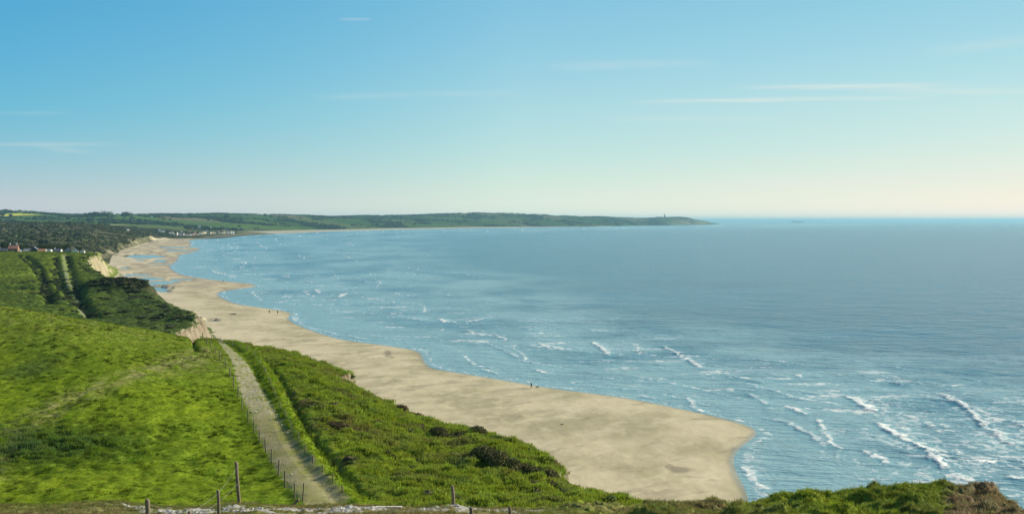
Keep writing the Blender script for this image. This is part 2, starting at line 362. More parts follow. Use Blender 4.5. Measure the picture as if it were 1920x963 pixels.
def hexmix(a, b, t): return a*(1-t[..., None]) + b*t[..., None]
C_ = lambda *c: np.array(c, float)
G_FIELD = C_(.116,.190,.010); G_FIELD2 = C_(.192,.252,.012); G_DARK = C_(.030,.065,.008); G_ROUGH = C_(.190,.245,.028); G_BLUE = C_(.075,.135,.040)
BROWN = C_(.14,.105,.05); DRY = C_(.28,.27,.11); CHALK = C_(.36,.31,.22); CLAY = C_(.20,.15,.09); PATHG = C_(.19,.20,.055); STONE = C_(.44,.41,.33)
def land_tint(x, y, sd=None, w=None, slope=None, tuft=False):
    n1 = fbm(x/9, y/9, 41, 4); n2 = fbm(x/1.6, y/1.6, 43, 3); n3 = fbm(x/.5, y/.5, 45, 2)
    c = hexmix(np.broadcast_to(G_FIELD, x.shape+(3,)), G_FIELD2, np.clip(.5+.5*n1+.15*n2+.08*n3, 0, 1))
    c = hexmix(c, G_DARK, np.clip(.0+.10*n3-.18*n2, 0, .25))
    bd, bt, bs = seg_dist(x, y, BANK)
    right = np.where(bs > 0, 1.0, 0.0)*sstep(.2, 1.6, bd)*sstep(300, 200, y)
    cr = hexmix(np.broadcast_to(G_ROUGH, x.shape+(3,)), G_FIELD2*.9, np.clip(.3+.9*fbm(x/4.5, y/4.5, 47, 3), 0, 1))
    cr = hexmix(cr, G_BLUE, np.clip(1.1*fbm(x/3., y/3., 49, 3)-.15, 0, .8))
    cr = hexmix(cr, BROWN, np.clip(1.5*fbm(x/5.5, y/3.5, 51, 4)-.3, 0, .5))
    for (u, v, rx, ry) in ((655,803,5,2.2),(560,755,2.5,1.5),(860,860,3,1.5),(700,700,4,2)):
        q = hit(u, v); cr = hexmix(cr, BROWN, .85*np.exp(-(((x-q[0])/rx)**2+((y-q[1])/ry)**2))*np.clip(.7+n2, 0, 1))
    c = hexmix(c, cr, right)
    # worn pale line and nettle patch in the pasture
    wd = dist_to(x, y, WORN); c = hexmix(c, DRY, .8*np.exp(-(wd/1.9)**2)*np.clip(.5+1.2*n2+.5*n3, 0, 1)*sstep(330, 200, y))
    q = hit(370, 680); c = hexmix(c, DRY, .5*np.exp(-(((x-q[0])/4)**2+((y-q[1])/9)**2))*np.clip(.6+1.2*n2, 0, 1))
    nn = np.hypot((x-NET[0])/8, (y-NET[1])/5); c = hexmix(c, G_BLUE, .95*np.exp(-nn**2)*np.clip(.75+n2, 0, 1))
    q = hit(60, 690, None, 60, 200); c = hexmix(c, G_BLUE*.6, .6*np.exp(-(((x-q[0])/3)**2+((y-q[1])/6)**2)))
    # crest of the pasture is paler
    c = hexmix(c, DRY*.9, .42*sstep(108, 150, y)*sstep(-.2, -.42, x/np.maximum(y, 1))*sstep(190, 160, y)*np.clip(.6+n2, 0, 1))
    # valley side
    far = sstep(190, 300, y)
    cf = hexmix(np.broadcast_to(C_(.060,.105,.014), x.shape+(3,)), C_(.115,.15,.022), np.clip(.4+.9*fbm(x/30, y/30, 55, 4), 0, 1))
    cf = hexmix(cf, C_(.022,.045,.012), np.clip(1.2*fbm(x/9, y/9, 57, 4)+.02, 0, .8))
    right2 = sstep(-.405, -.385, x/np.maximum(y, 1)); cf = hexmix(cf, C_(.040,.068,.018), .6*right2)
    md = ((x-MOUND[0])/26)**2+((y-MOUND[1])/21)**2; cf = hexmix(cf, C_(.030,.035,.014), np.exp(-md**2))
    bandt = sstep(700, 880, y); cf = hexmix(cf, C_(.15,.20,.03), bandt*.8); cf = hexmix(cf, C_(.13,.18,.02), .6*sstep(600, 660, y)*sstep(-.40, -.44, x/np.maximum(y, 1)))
    if not tuft:
        td = dist_to(x, y, FARTRACK); cf = hexmix(cf, C_(.20,.20,.15), .75*np.exp(-(td/1.7)**4)*np.clip(.45+1.5*fbm(x/5, y/9, 58, 3), 0, 1))
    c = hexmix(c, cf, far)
    # brow in front: worn turf
    brow = sstep(46, 39, y)*sstep(.30, .20, x/np.maximum(y, 1)); c = hexmix(c, hexmix(np.broadcast_to(C_(.21,.17,.08), x.shape+(3,)), C_(.15,.17,.04), np.clip(.4+n1*1.5+.6*n2, 0, 1)), brow*.85)
    hump = sstep(.30, .36, x/np.maximum(y, 1))*sstep(64, 56, y); c = hexmix(c, C_(.10,.135,.02), hump*.6)
    earth = sstep(.420, .440, x/np.maximum(y, 1)+.012*n2)*sstep(64, 56, y); c = hexmix(c, C_(.17,.125,.075), earth*np.clip(.8+.5*n2, 0, 1))
    return c
def path_mask(x, y):
    d, t, _ = seg_dist(x, y, PATH); w = np.interp(t, np.arange(len(PATHW)), PATHW)
    return sstep(1.0, .72, d/w + .18*perlin(x/.8, y/.8, 61))*sstep(260, 200, y)*sstep(66, 70, y)
def chalk_mask(x, y):     # trampled chalk of the footpath along the brow
    a = x/np.maximum(y, 1)
    cen = 35.6 + 1.0*np.sin(a*9+1) ; n = fbm(x/1.4, y/.9, 63, 4)
    mk = np.exp(-((y-cen)/1.7)**2)*sstep(-.46, -.33, a)*sstep(.08, 0.0, a)
    mk = mk + .75*np.exp(-((y-35.5)/.8)**2)*np.exp(-((a-.255)/.035)**2)
    return np.clip(sstep(.38, .62, mk*(.72+1.25*n)), 0, 1)

# ------------------------------------------------------------------ beach and waterline
WL_PX = [(1408,1100),(1410,1000),(1404,940),(1398,918),(1384,892),(1374,868),(1378,848),(1396,832),(1414,820),(1420,810),(1408,799),(1370,787),(1320,775),(1262,763),(1200,750),(1120,738),(1050,730),(1000,722),
 (930,710),(870,700),(815,692),(800,684),(794,672),(788,658),(750,651),(690,643),(640,637),(600,625),(562,611),(538,598),(552,588),(530,582),(480,575),(448,571),(420,561),(404,549),(430,543),(486,538),(478,532),(420,527),(345,517),(326,508),(318,500),(326,494),(338,484),(332,479),(352,475),(385,469),(372,465),(352,461),(362,455),(352,451),
 (352,447.8),(400,446),(460,440.8),(513,438.4),(600,434.3),(750,430),(900,427.2),(1100,425),(1180,423.5),(1335,421.3),(1352,420.6)]
WL = [PZ(u, v) for u, v in WL_PX]
WL2 = []
for i in range(len(WL)-1):
    for k in range(3):
        t = k/3; WL2.append((WL[i][0]*(1-t)+WL[i+1][0]*t, WL[i][1]*(1-t)+WL[i+1][1]*t))
WL2.append(WL[-1]); WLs = [WL2[0]]+[tuple(np.mean(WL2[max(0,i-1):i+2], axis=0)) for i in range(1, len(WL2)-1)]+[WL2[-1]]
WPOLY = [(60,-80)]+[(60,40)]+WLs+[(2200,16000),(-20000,16000),(-20000,-80)]
POOLS = [(272,481,38,3.2,.0),(300,489,14,2.2,.1),(262,488,9,1.6,0),(300,495,22,1.2,.0),(232,503,9,2.0,0),(255,516,26,2.6,.12),(275,523,34,3.0,.10),(300,532,26,3.0,.1),(290,541,26,3.4,-.12),(315,528,40,1.6,.05),(340,524,26,1.2,0),
         (395,604.5,11,2.2,0),(345,470,40,1.3,0),(330,464,32,1.2,0),(300,546,15,2.6,-.2)]
PW = [(PZ(u, v), hw/1920.) + ((PZ(u, v-hh)[1]-PZ(u, v+hh)[1])/2, rot) for u, v, hw, hh, rot in POOLS]
def shore_sd(x, y):
    d, t, _ = seg_dist(x, y, [(60,40)]+WLs)
    s = np.where(inside(x, y, WPOLY), d, -d)
    return s
def beach_z(x, y, s):
    z = np.where(s > 0, 2.3*(1-np.exp(-s*np.interp(y, [400,900], [.026,.014]))), np.maximum(s*.035, -4))
    k = sstep(2, 30, s)
    z = z + k*(.10*perlin(x/16, y/22, 71)+.05*perlin(x/5, y/7, 72))
    for (c, hw, hd, rot) in PW:
        du = (x/y-c[0]/c[1])/hw; dv = (y-c[1])/hd - rot*du*3
        r = np.sqrt(du*du+dv*dv) + .35*fbm(x/(c[1]*.012)+3, y/(c[1]*.03), 75, 3)
        z = np.where(r < 1.25, np.minimum(z, -.12 + .7*np.clip(r-.75, 0, 1)), z)
    return z

def rows_screen(y0, y1, step):       # fine near, coarse far
    k = np.arange(CAMZ*1024/y1, CAMZ*1024/y0, step); return (CAMZ*1024/k)[::-1]
def rows_log(y0, y1, r): return np.exp(np.arange(math.log(y0), math.log(y1), r))
def polar(a0, a1, da, rows):
    a = np.arange(a0, a1, da); A, Y = np.meshgrid(a, rows); return A*Y, Y

def coarse(f, X, Y, k=3):
    nr, nc = X.shape; ri = np.unique(np.r_[np.arange(0, nr, k), nr-1]); ci = np.unique(np.r_[np.arange(0, nc, k), nc-1])
    r = f(X[np.ix_(ri, ci)], Y[np.ix_(ri, ci)]); many = isinstance(r, tuple); outs = []
    fr = np.interp(np.arange(nr), ri, np.arange(len(ri))); fc = np.interp(np.arange(nc), ci, np.arange(len(ci)))
    i0 = np.minimum(fr.astype(int), len(ri)-2); j0 = np.minimum(fc.astype(int), len(ci)-2); a = (fr-i0)[:, None]; b = (fc-j0)[None]
    for q in (r if many else (r,)):
        outs.append((q[i0][:, j0]*(1-b)+q[i0][:, j0+1]*b)*(1-a)+(q[i0+1][:, j0]*(1-b)+q[i0+1][:, j0+1]*b)*a)
    return tuple(outs) if many else outs[0]
# build the land
X, Y = polar(-.78, .66, .00125, rows_log(3, 1050, .0030))
sd0, w = coarse(edge_sd, X, Y, 2); sd, w = sd_noisy(X, Y, sd0, w)
Z = land_z(X, Y, sd, w, True, coarse(relief, X, Y, 2))
gy = np.gradient(Z, axis=0)/np.gradient(Y, axis=0); gx = np.gradient(Z, axis=1)/np.gradient(X, axis=1)
slope = np.hypot(gx, gy)
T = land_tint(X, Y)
pm = path_mask(X, Y); nn = fbm(X/.35, Y/.35, 81, 3); n4 = fbm(X/2.5, Y/5., 83, 3)
stony = np.interp(Y, [70,78,84,98,106,125,140,170], [.05,.10,.0,.02,.42,.6,.25,.2])
pathc = hexmix(hexmix(np.broadcast_to(PATHG, X.shape+(3,)), C_(.30,.265,.14), np.clip(.4+n4, 0, 1)), STONE, np.clip(stony*sstep(.0,.35, nn+.35*n4+.1), 0, 1))
T = hexmix(T, pathc, pm)
cm = chalk_mask(X, Y); T = hexmix(T, hexmix(np.broadcast_to(C_(.40,.39,.35), X.shape+(3,)), C_(.25,.24,.20), np.clip(.35+nn, 0, 1)), cm)
Z = Z + .05*cm*np.clip(nn, -.5, 1)*2
# bare cliff: chalk beyond, clay near the beach end
face = (sstep(.9, 1.5, slope)*sstep(2.2, -.2, sd))
strat = perlin(X/2.2, Z*1.3, 85)
gull = perlin(X/1.6+Z*.05, Y/1.6, 86)
fc = hexmix(np.broadcast_to(CHALK, X.shape+(3,)), CLAY, np.clip(.35+.5*strat+.45*gull, 0, 1))
fc = fc*.8; fc = np.where((Y > 700)[..., None], hexmix(np.broadcast_to(C_(.36,.315,.20), X.shape+(3,)), C_(.16,.135,.075), np.clip(.3+.8*perlin(X/9, Y/9, 87), 0, 1)), fc)
face = face*(1-sstep(395, 420, Y)*sstep(720, 690, Y)*.85); T = hexmix(T, fc, face)
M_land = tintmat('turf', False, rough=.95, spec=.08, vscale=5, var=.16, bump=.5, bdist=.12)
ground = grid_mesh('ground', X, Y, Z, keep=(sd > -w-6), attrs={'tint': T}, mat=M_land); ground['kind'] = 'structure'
GT = (X[0]/Y[0], np.log(Y[:,0]), Z)
def ground_z(x, y):      # bilinear look-up in the built mesh
    a = np.asarray(x)/np.asarray(y); ly = np.log(np.asarray(y, float)); Zg = GT[2]
    i = np.clip((ly-GT[1][0])/.0030, 0, Zg.shape[0]-1.001); j = np.clip((a-GT[0][0])/.00125, 0, Zg.shape[1]-1.001)
    i0 = i.astype(int) if hasattr(i, 'astype') else int(i); j0 = j.astype(int) if hasattr(j, 'astype') else int(j); fi = i-i0; fj = j-j0
    return (Zg[i0,j0]*(1-fi)*(1-fj)+Zg[i0+1,j0]*fi*(1-fj)+Zg[i0,j0+1]*(1-fi)*fj+Zg[i0+1,j0+1]*fi*fj)
def gz(x, y): return float(ground_z(np.float64(x), np.float64(y)))

# beach sheet
X, Y = polar(-.62, .60, .0016, np.r_[rows_log(45, 170, .008), rows_screen(170, 5200, .8)])
s = coarse(shore_sd, X, Y, 3); Z = beach_z(X, Y, s)
nA = fbm(X/22, Y/32, 91, 5); nB = fbm(X/5, Y/9, 93, 4); nC = fbm(X/60, Y/60+4, 95, 4)
sand = hexmix(np.broadcast_to(C_(.49,.425,.265), X.shape+(3,)), C_(.335,.295,.165), np.clip(.42+1.3*nA+.5*nB, 0, 1))
nS = fbm((X*.8+Y*.25)/14, (Y*.5-X*.5)/4.5+.8*nA, 97, 5); sand = hexmix(sand, C_(.225,.195,.115), sstep(.22, .55, nS+.35*nC)*.55); sand = hexmix(sand, C_(.54,.48,.31), sstep(.18, .5, -nS+.2*nB)*.5)
sand = hexmix(sand, C_(.52,.45,.27), np.clip(sstep(.15, .5, nB+.4*nC)*.6, 0, 1)*sstep(8, 30, s))
far_wet = sstep(560, 900, Y); sand = hexmix(sand, C_(.36,.28,.19), np.clip((.35+1.2*nA)*far_wet, 0, .8))
sdE, wE = coarse(edge_sd, X, Y, 4); sand = hexmix(sand, C_(.56,.49,.33), sstep(-45, -8, sdE)*.55*sstep(5200, 700, Y))
for (u, v, rw, rh, st) in ((728,665,9,7,.75),(735,672,5,3,.6),(1275,886,26,7,.7),(1255,880,10,5,.6),(1300,898,34,3,.4),(1335,902,14,2,.4)):
    q = PZ(u, v); hd = (PZ(u, v-rh)[1]-PZ(u, v+rh)[1])/2
    r = np.hypot((X/Y-q[0]/q[1])/(rw/1920), (Y-q[1])/hd)+.5*nB; sand = hexmix(sand, C_(.17,.14,.09), st*sstep(1.1, .4, r))
wet = np.clip(sstep(.11, .03, Z+.03*nB)*.9 + .45*np.clip((.2+nA)*far_wet, 0, 1), 0, 1)
mt, n, l, b = newmat('sand')
at = nd(n, 'ShaderNodeAttribute', attribute_name='tint'); aw = nd(n, 'ShaderNodeAttribute', attribute_name='wet'); geo = nd(n, 'ShaderNodeNewGeometry')
mp = nd(n, 'ShaderNodeMapping'); mp.inputs['Scale'].default_value = (.55, .22, 1); mp.inputs['Rotation'].default_value = (0, 0, .5); l.new(geo.outputs['Position'], mp.inputs[0])
t1 = nd(n, 'ShaderNodeTexNoise', i_Scale=1.0, i_Detail=8.0, i_Roughness=.62, i_Distortion=.6); l.new(mp.outputs[0], t1.inputs['Vector'])
f = mth(n, l, 'ADD', mth(n, l, 'MULTIPLY', mth(n, l, 'SUBTRACT', t1.outputs[0], .5), .55), 1.0)
f = mth(n, l, 'MULTIPLY', f, mth(n, l, 'SUBTRACT', 1.0, mth(n, l, 'MULTIPLY', aw.outputs['Fac'], .25)))
vm = nd(n, 'ShaderNodeVectorMath', operation='SCALE'); l.new(at.outputs['Color'], vm.inputs[0]); l.new(f, vm.inputs['Scale']); l.new(vm.outputs[0], b.inputs['Base Color'])
l.new(mth(n, l, 'SUBTRACT', .92, mth(n, l, 'MULTIPLY', aw.outputs['Fac'], .70)), b.inputs['Roughness']); b.inputs['Specular IOR Level'].default_value = .3
bp = nd(n, 'ShaderNodeBump', i_Distance=.10); l.new(mth(n, l, 'SUBTRACT', .55, mth(n, l, 'MULTIPLY', aw.outputs['Fac'], .5)), bp.inputs['Strength']); l.new(t1.outputs[0], bp.inputs['Height']); l.new(bp.outputs[0], b.inputs['Normal'])
beach = grid_mesh('beach', X, Y, Z, keep=(s > -60), attrs={'tint': sand, 'wet': wet}, mat=mt); beach['kind'] = 'structure'
def bz(x, y):
    a = np.array([float(x)]); c = np.array([float(y)]); return float(beach_z(a, c, shore_sd(a, c))[0])

# ------------------------------------------------------------------ sea
BRK = [  # breaker lines: pixels, foam, height, trail
 ([(1582,742),(1605,752),(1625,768),(1645,771)],1.0,.75,11),([(1640,790),(1660,806),(1700,826),(1735,842),(1752,862),(1776,882)],1.0,.75,8),
 ([(1745,733),(1800,757),(1825,776),(1842,796),(1872,818),(1905,838)],.75,.85,5),([(1465,760),(1488,767),(1512,779)],.8,.5,4),
 ([(1410,780),(1475,792),(1522,816),(1548,838)],.55,.45,1.6),([(1530,782),(1543,808),(1560,834),(1582,843)],.7,.45,2),([(1612,840),(1640,855),(1668,872)],.8,.5,3),
 ([(1830,866),(1850,861),(1862,866)],1.0,.3,7),([(1400,736),(1425,752),(1440,760)],.5,.4,1.5),([(1412,728),(1425,727)],.9,.4,3),([(1238,647),(1265,660),(1290,675),(1318,692)],.75,.55,3),
 ([(1105,640),(1125,650),(1142,668)],.85,.55,5),([(1488,702),(1502,706)],1.0,.4,4),([(820,595),(836,607)],.9,.5,9),([(870,604),(895,600),(912,596)],.9,.4,5),([(868,616),(892,625)],.7,.4,4),([(925,628),(957,639)],.75,.4,4),
 ([(1005,640),(1030,655)],.8,.5,5),([(636,558),(655,548)],1.0,.4,14),([(588,541),(600,551)],.8,.4,6),([(893,690),(940,703)],.7,.35,3),([(1180,738),(1240,750)],.6,.3,3),
 ([(905,640),(950,660),(978,674)],.5,.4,2),([(1288,742),(1300,765),(1318,772)],.6,.35,4),([(994,690),(1032,702)],.8,.4,3),([(745,592),(800,603)],.6,.4,6),([(1392,868),(1403,890),(1420,908),(1440,922)],.7,.2,2.5),
 ([(640,626),(700,640)],.5,.25,2),([(600,618),(640,630)],.6,.25,2),([(540,590),(560,605)],.6,.25,2),([(520,516),(550,520)],.8,.4,10),([(420,488),(470,492)],.6,.4,16),([(440,478),(490,480)],.5,.4,20),([(400,470),(470,474)],.5,.3,20),
 ([(1660,716),(1720,724)],.4,.5,6),([(1750,726),(1830,720)],.6,.3,10),([(1770,890),(1800,897),(1830,905)],1.0,.5,10),([(1880,893),(1920,900)],.7,.4,8),([(1060,716),(1085,720)],.7,.3,4),([(1500,735),(1560,745)],.4,.4,2),
 ([(690,575),(760,582)],.35,.4,5),([(1350,700),(1400,712),(1440,716)],.4,.5,1.5),([(1150,655),(1230,662)],.45,.2,8),([(560,526),(600,531)],.6,.4,9),([(960,610),(1010,618)],.3,.4,3),([(1890,790),(1925,800)],.5,.5,6)]
X, Y = polar(-.62, .92, .0011, np.r_[rows_screen(75, 9000, .62), np.geomspace(9200, 160000, 60)])
s = -coarse(shore_sd, X, Y, 3)                     # distance out to sea
foam = np.zeros(X.shape); Z = np.zeros(X.shape)
sp_ = np.gradient(Y, axis=0)            # row spacing limits what the mesh can carry
def car(wl): return sstep(.5, .22, sp_/wl)
calm = sstep(0, 70, s)*.8+.2*sstep(0, 12, s)
wx, wy = X*.35+Y*.94, X*.94-Y*.35
Z += calm*(.20*perlin(wx/11, wy/26, 101)*car(11)+.13*perlin(wx/4.5+.5*perlin(X/9, Y/9, 7), wy/10, 103)*car(4.5)+.07*perlin(wx/2.0, wy/3.6, 105)*car(2.0)+.25*perlin(wx/32, wy/75, 107)*car(32))
fn1 = fbm(X/2.3, Y/3.0, 111, 4, .6); fn2 = fbm(X/14, Y/20, 113, 3); fn3 = fbm(X/.9, Y/1.4, 115, 2)
for (px, fo, hh, tr) in BRK:
    pl = [PZ(u, v) for u, v in px]; Dm = np.mean([p[1] for p in pl]); ax = np.mean([p[0] for p in pl]); R = max(40, max(math.hypot(p[0]-ax, p[1]-Dm) for p in pl)+tr*4+20)
    k = (np.abs(X-ax) < R) & (np.abs(Y-Dm) < R*1.6)
    if not k.any(): continue
    xx = X[k]+.9*perlin(X[k]/3, Y[k]/3, 121); yk = Y[k]+1.2*perlin(X[k]/4, Y[k]/4, 123)
    d, t, sgn = seg_dist(xx, yk, pl)
    seaward = np.where(sgn < 0, d, -d)          # decided below by which side lies off shore
    # the off-shore side is the +x side
    seaward = np.where(sgn < 0, d, -d)
    endf = sstep(0, .3, np.minimum(t, len(pl)-1-t))
    sc = max(1.0, Dm/420.)
    rag = np.clip(.80+.50*perlin(X[k]/(7*sc), Y[k]/(7*sc), 125)+.25*fn1[k], .3, 1.1)
    prof = rag*np.where(seaward > 0, np.exp(-(d/(2.2*sc))**2), np.exp(-(d/(.8*sc))**2))
    Z[k] += hh*prof*endf*.6
    crest = np.exp(-((seaward-.35)/(.55*sc))**2)
    trail = np.where(seaward > -.5, np.exp(-np.clip(seaward, 0, None)/(tr*1.5)), 0)*sstep(-.35, .55, fn1[k]+.45*fn3[k]+.25*(np.exp(-np.clip(seaward,0,None)/(tr*.5))))
    foam[k] = np.maximum(foam[k], fo*endf*np.clip(np.clip(crest*1.3*(rag-.12+.35*fn3[k]), 0, 1)+.8*trail, 0, 1))
# swash line and lacy remains of foam
wob = 3*fn2+1.5*fn1
foam = np.maximum(foam, .45*sstep(.5, 2, s)*sstep(9+4*fn2, 3, s)*np.clip(.35+1.2*fn1+.8*fn2, 0, 1))
foam = np.maximum(foam, .75*np.exp(-((s-2.0-wob)/(.5+Y*.0009))**2)*np.clip(.5+1.3*fn1, 0, 1))
foam = np.maximum(foam, .5*np.exp(-((s-12-3*wob)/(.8+Y*.0012))**2)*np.clip(.1+1.3*fn2+.5*fn1, 0, 1))
far_k = 1+Y/650.; smax = 90+Y*.24
ph = (s+9*far_k*fbm(X/(38*far_k), Y/(60*far_k), 151, 4)+.06*X)/(15*far_k); fr_ = ph-np.floor(ph); idn = np.floor(ph)
gate = sstep(.0, .34, fbm(X/(30*far_k)+idn*7.3, Y/(44*far_k)+idn*3.1, 153, 3)+.05+.12*sstep(500, 1000, Y)-.25*sstep(.5, 1, s/smax))
zone = sstep(5, 14, s)*sstep(1.0, .55, s/smax)
ln_ = np.exp(-((fr_-.5)/.045)**2)*gate; tr_ = np.where(fr_ > .5, np.exp(-(fr_-.5)/.22), 0)*gate*sstep(-.05, .5, fn1+.35*fn3)
surf = zone*np.clip(.66*ln_*(.6+.6*fn1)+.50*tr_, 0, 1); Z += .10*zone*ln_*car(6)
pale = zone*np.clip(.45+1.1*fbm(X/(24*far_k), Y/(15*far_k), 155, 4)+.15, 0, 1)
foam = np.maximum(foam, surf)
lace = sstep(.12, .6, fbm(X/26, Y/9, 117, 4)+.5*fn1-.05)*sstep(8, 30, s)*sstep(190, 60, s)*.6
lace = np.maximum(lace, sstep(.2, .6, fbm(X/70, Y/35, 119, 4)+.3*fn1)*sstep(30, 60, s)*sstep(420, 150, s)*.30*sstep(1500, 500, Y))
rightz = sstep(.26, .40, X/Y)*sstep(360, 240, Y)*.5*sstep(.0, .45, fn1*.8+fn2*.5+.1)
foam = np.clip(np.maximum(np.maximum(foam, lace), rightz), 0, 1)*sstep(0, 1.5, s)
shal = np.clip(np.exp(-np.clip(s, 0, None)/30.)+.80*pale+.25*np.exp(-np.clip(s, 0, None)/160.), 0, 1)
mt, n, l, b = newmat('sea_water')
af = nd(n, 'ShaderNodeAttribute', attribute_name='foam'); ash = nd(n, 'ShaderNodeAttribute', attribute_name='shallow'); geo = nd(n, 'ShaderNodeNewGeometry')
def noi(scale, stretch, det, rot=.0, dist=.3):
    mp = nd(n, 'ShaderNodeMapping'); mp.inputs['Scale'].default_value = (scale, scale*stretch, scale); mp.inputs['Rotation'].default_value = (0, 0, rot); l.new(geo.outputs['Position'], mp.inputs[0])
    t = nd(n, 'ShaderNodeTexNoise', i_Scale=1.0, i_Detail=det, i_Roughness=.6, i_Distortion=dist); l.new(mp.outputs[0], t.inputs['Vector']); return t.outputs[0]
w1 = noi(.16, 2.2, 4.0, .35); w2 = noi(.65, 1.8, 4.0, .25); w3 = noi(.02, 2.6, 5.0, .3); w4 = noi(.0035, 3.0, 5.0, .1); w5 = noi(.06, 2.4, 4.0, .2)
calmn = mth(n, l, 'SUBTRACT', 1.0, mth(n, l, 'MULTIPLY', ash.outputs['Fac'], .45))
hgt = mth(n, l, 'ADD', mth(n, l, 'ADD', mth(n, l, 'MULTIPLY', w1, 1.7), mth(n, l, 'MULTIPLY', w5, 2.6)), mth(n, l, 'MULTIPLY', w2, .42)); hgt = mth(n, l, 'ADD', hgt, mth(n, l, 'MULTIPLY', w3, 2.0))
hgt = mth(n, l, 'MULTIPLY', mth(n, l, 'SUBTRACT', hgt, 3.36), calmn)
bp = nd(n, 'ShaderNodeBump', i_Strength=1.0, i_Distance=1.0); l.new(hgt, bp.inputs['Height']); l.new(bp.outputs[0], b.inputs['Normal'])
dp = nd(n, 'ShaderNodeMix', data_type='RGBA'); l.new(ash.outputs['Fac'], dp.inputs[0]); dp.inputs[6].default_value = (.018,.160,.240,1); dp.inputs[7].default_value = (.20,.37,.39,1)
pat = nd(n, 'ShaderNodeMix', data_type='RGBA', blend_type='MULTIPLY'); pat.inputs[0].default_value = 1.0; l.new(dp.outputs[2], pat.inputs[6])
pr = mth(n, l, 'ADD', mth(n, l, 'MULTIPLY', mth(n, l, 'SUBTRACT', w4, .5), .5), 1.0); cx = nd(n, 'ShaderNodeCombineColor'); l.new(pr, cx.inputs[0]); l.new(pr, cx.inputs[1]); l.new(pr, cx.inputs[2]); l.new(cx.outputs[0], pat.inputs[7])
ft = noi(1.6, 1.3, 6.0, .2, .8)
fm = mth(n, l, 'MULTIPLY', af.outputs['Fac'], mth(n, l, 'ADD', .45, mth(n, l, 'MULTIPLY', ft, 1.1)), clamp=True)
fm2 = nd(n, 'ShaderNodeMapRange', interpolation_type='SMOOTHSTEP'); fm2.inputs[1].default_value = .10; fm2.inputs[2].default_value = .85; l.new(fm, fm2.inputs[0])
fx = nd(n, 'ShaderNodeMix', data_type='RGBA'); l.new(fm2.outputs[0], fx.inputs[0]); l.new(pat.outputs[2], fx.inputs[6]); fx.inputs[7].default_value = (.70,.73,.68,1)
l.new(fx.outputs[2], b.inputs['Base Color'])
l.new(mth(n, l, 'ADD', .16, mth(n, l, 'MULTIPLY', fm2.outputs[0], .6)), b.inputs['Roughness']); b.inputs['IOR'].default_value = 1.333
sea = grid_mesh('sea', X, Y, Z, keep=(s > -400), attrs={'foam': foam, 'shallow': shal}, mat=mt); sea['kind'] = 'structure'

# ------------------------------------------------------------------ hinterland: dunes, farmland, the far cape
HC = [(0,474,965),(100,476,965),(170,482,965),(0,471,1150),(100,476,1150),(150,476,1150),(190,489,1190),(0,452,1350),(80,452,1350),(150,456,1400),(200,472,1430),
 (0,438,1700),(80,436,1800),(150,440,1800),(210,455,1700),(0,422,2400),(70,420,2500),(130,420,2500),(180,424,2400),(230,436,2200),(250,433,2500),(280,441,2550),
 (0,420,3200),(100,422,3200),(200,424,3200),(260,430,2900),(290,438,2900),(300,446,2700),(320,446,2780),(290,446.5,2600),(330,441.5,3000),(400,440.3,3250),(460,438.2,3620),(345,440.5,3200),(430,438.8,3500),(500,434.8,3950),
 (60,413,4200),(200,415,4200),(300,422,4000),(400,425,4200),(500,426,4600),(600,428,5600),
 (0,404,4900),(0,394,5500),(50,397,5500),(100,402,5500),(150,405,5500),(200,403,5500),(260,405,5500),(330,406,5600),(380,404,5700),(450,405,5900),(500,408,6200),(560,407.5,6500),(620,409.5,7000),
 (700,411,7600),(760,409.5,8100),(870,405,8700),(950,406,9100),(1020,405.5,9600),(1080,408.5,10200),(1160,411,11200),(1174,412.3,11700),(1200,409.5,12300),(1243,408,12700),(1290,408.3,12850),(1300,409.5,12950),(1318,417,13000),
 (750,424,6500),(900,423,7600),(1000,422,8500),(1100,421.5,9400),(1200,418,12000),(1300,419,12500),(600,420,6000),(700,420,6600),(850,415,8000),(1000,414,9000)]
hp = [P(*c) for c in HC] + [(-2500,2500,60),(-4500,5000,120),(-3500,7500,90),(-1500,9500,90),(500,12500,70),(1900,14500,40),(-900,1200,28)]
HH = TPS(hp, 1e-3)
HE_PX = [(185,560),(188,500),(195,490),(205,478),(222,473),(240,464),(262,457),(290,449),(318,446.8),(352,446.6),(400,444.8),(460,439.4),(503,437.2),(470,435.2),(456,433.8),(520,432.6),(600,430.9),(750,428),(900,426),(1000,425),(1100,424.2),(1180,422.8),(1250,421.8),(1318,421),(1327,420.5)]
HE = [(-375,900)]+[PZ(u, v, 2.3) for u, v in HE_PX[2:]]
HPOLY = HE+[(3200,15500),(2000,16500),(-20000,16500),(-20000,900)]
def hill_sd0(x, y):
    d, t, _ = seg_dist(x, y, HE); return np.where(inside(x, y, HPOLY), d, -d)
X, Y = polar(-.80, .22, .0011, np.r_[rows_log(955, 1e4, .004), rows_log(1e4, 15500, .006)])
sd = coarse(lambda x, y: hill_sd0(x, y), X, Y, 3)
sd = sd+Y*.0045*fbm(X/(Y*.03), Y/(Y*.03), 131, 3)
hw = Y*.014*np.interp(Y, [900,2500,3000,6500,9000,12500,13500], [.7,.35,.3,.4,1,1.3,1.6])
Zr = coarse(HH, X, Y, 4); Z = Zr + sstep(980, 1300, Y)*(3.2*fbm(X/70, Y/110, 133, 4)*sstep(5000, 2500, Y) + Y*.0008*fbm(X/(Y*.06), Y/(Y*.1), 135, 3))
Z = np.where(Y > 2900, np.minimum(Z, 3.2+np.clip(sd, 0, None)*np.interp(Y, [2900,9000,11500], [.075,.09,.5])), Z); t = sstep(0, 1, (sd+hw*.2)/hw); Z = 1.8+(np.maximum(Z, 2.6)-1.8)*t - np.clip(-sd-hw*.2, 0, 400)*.08
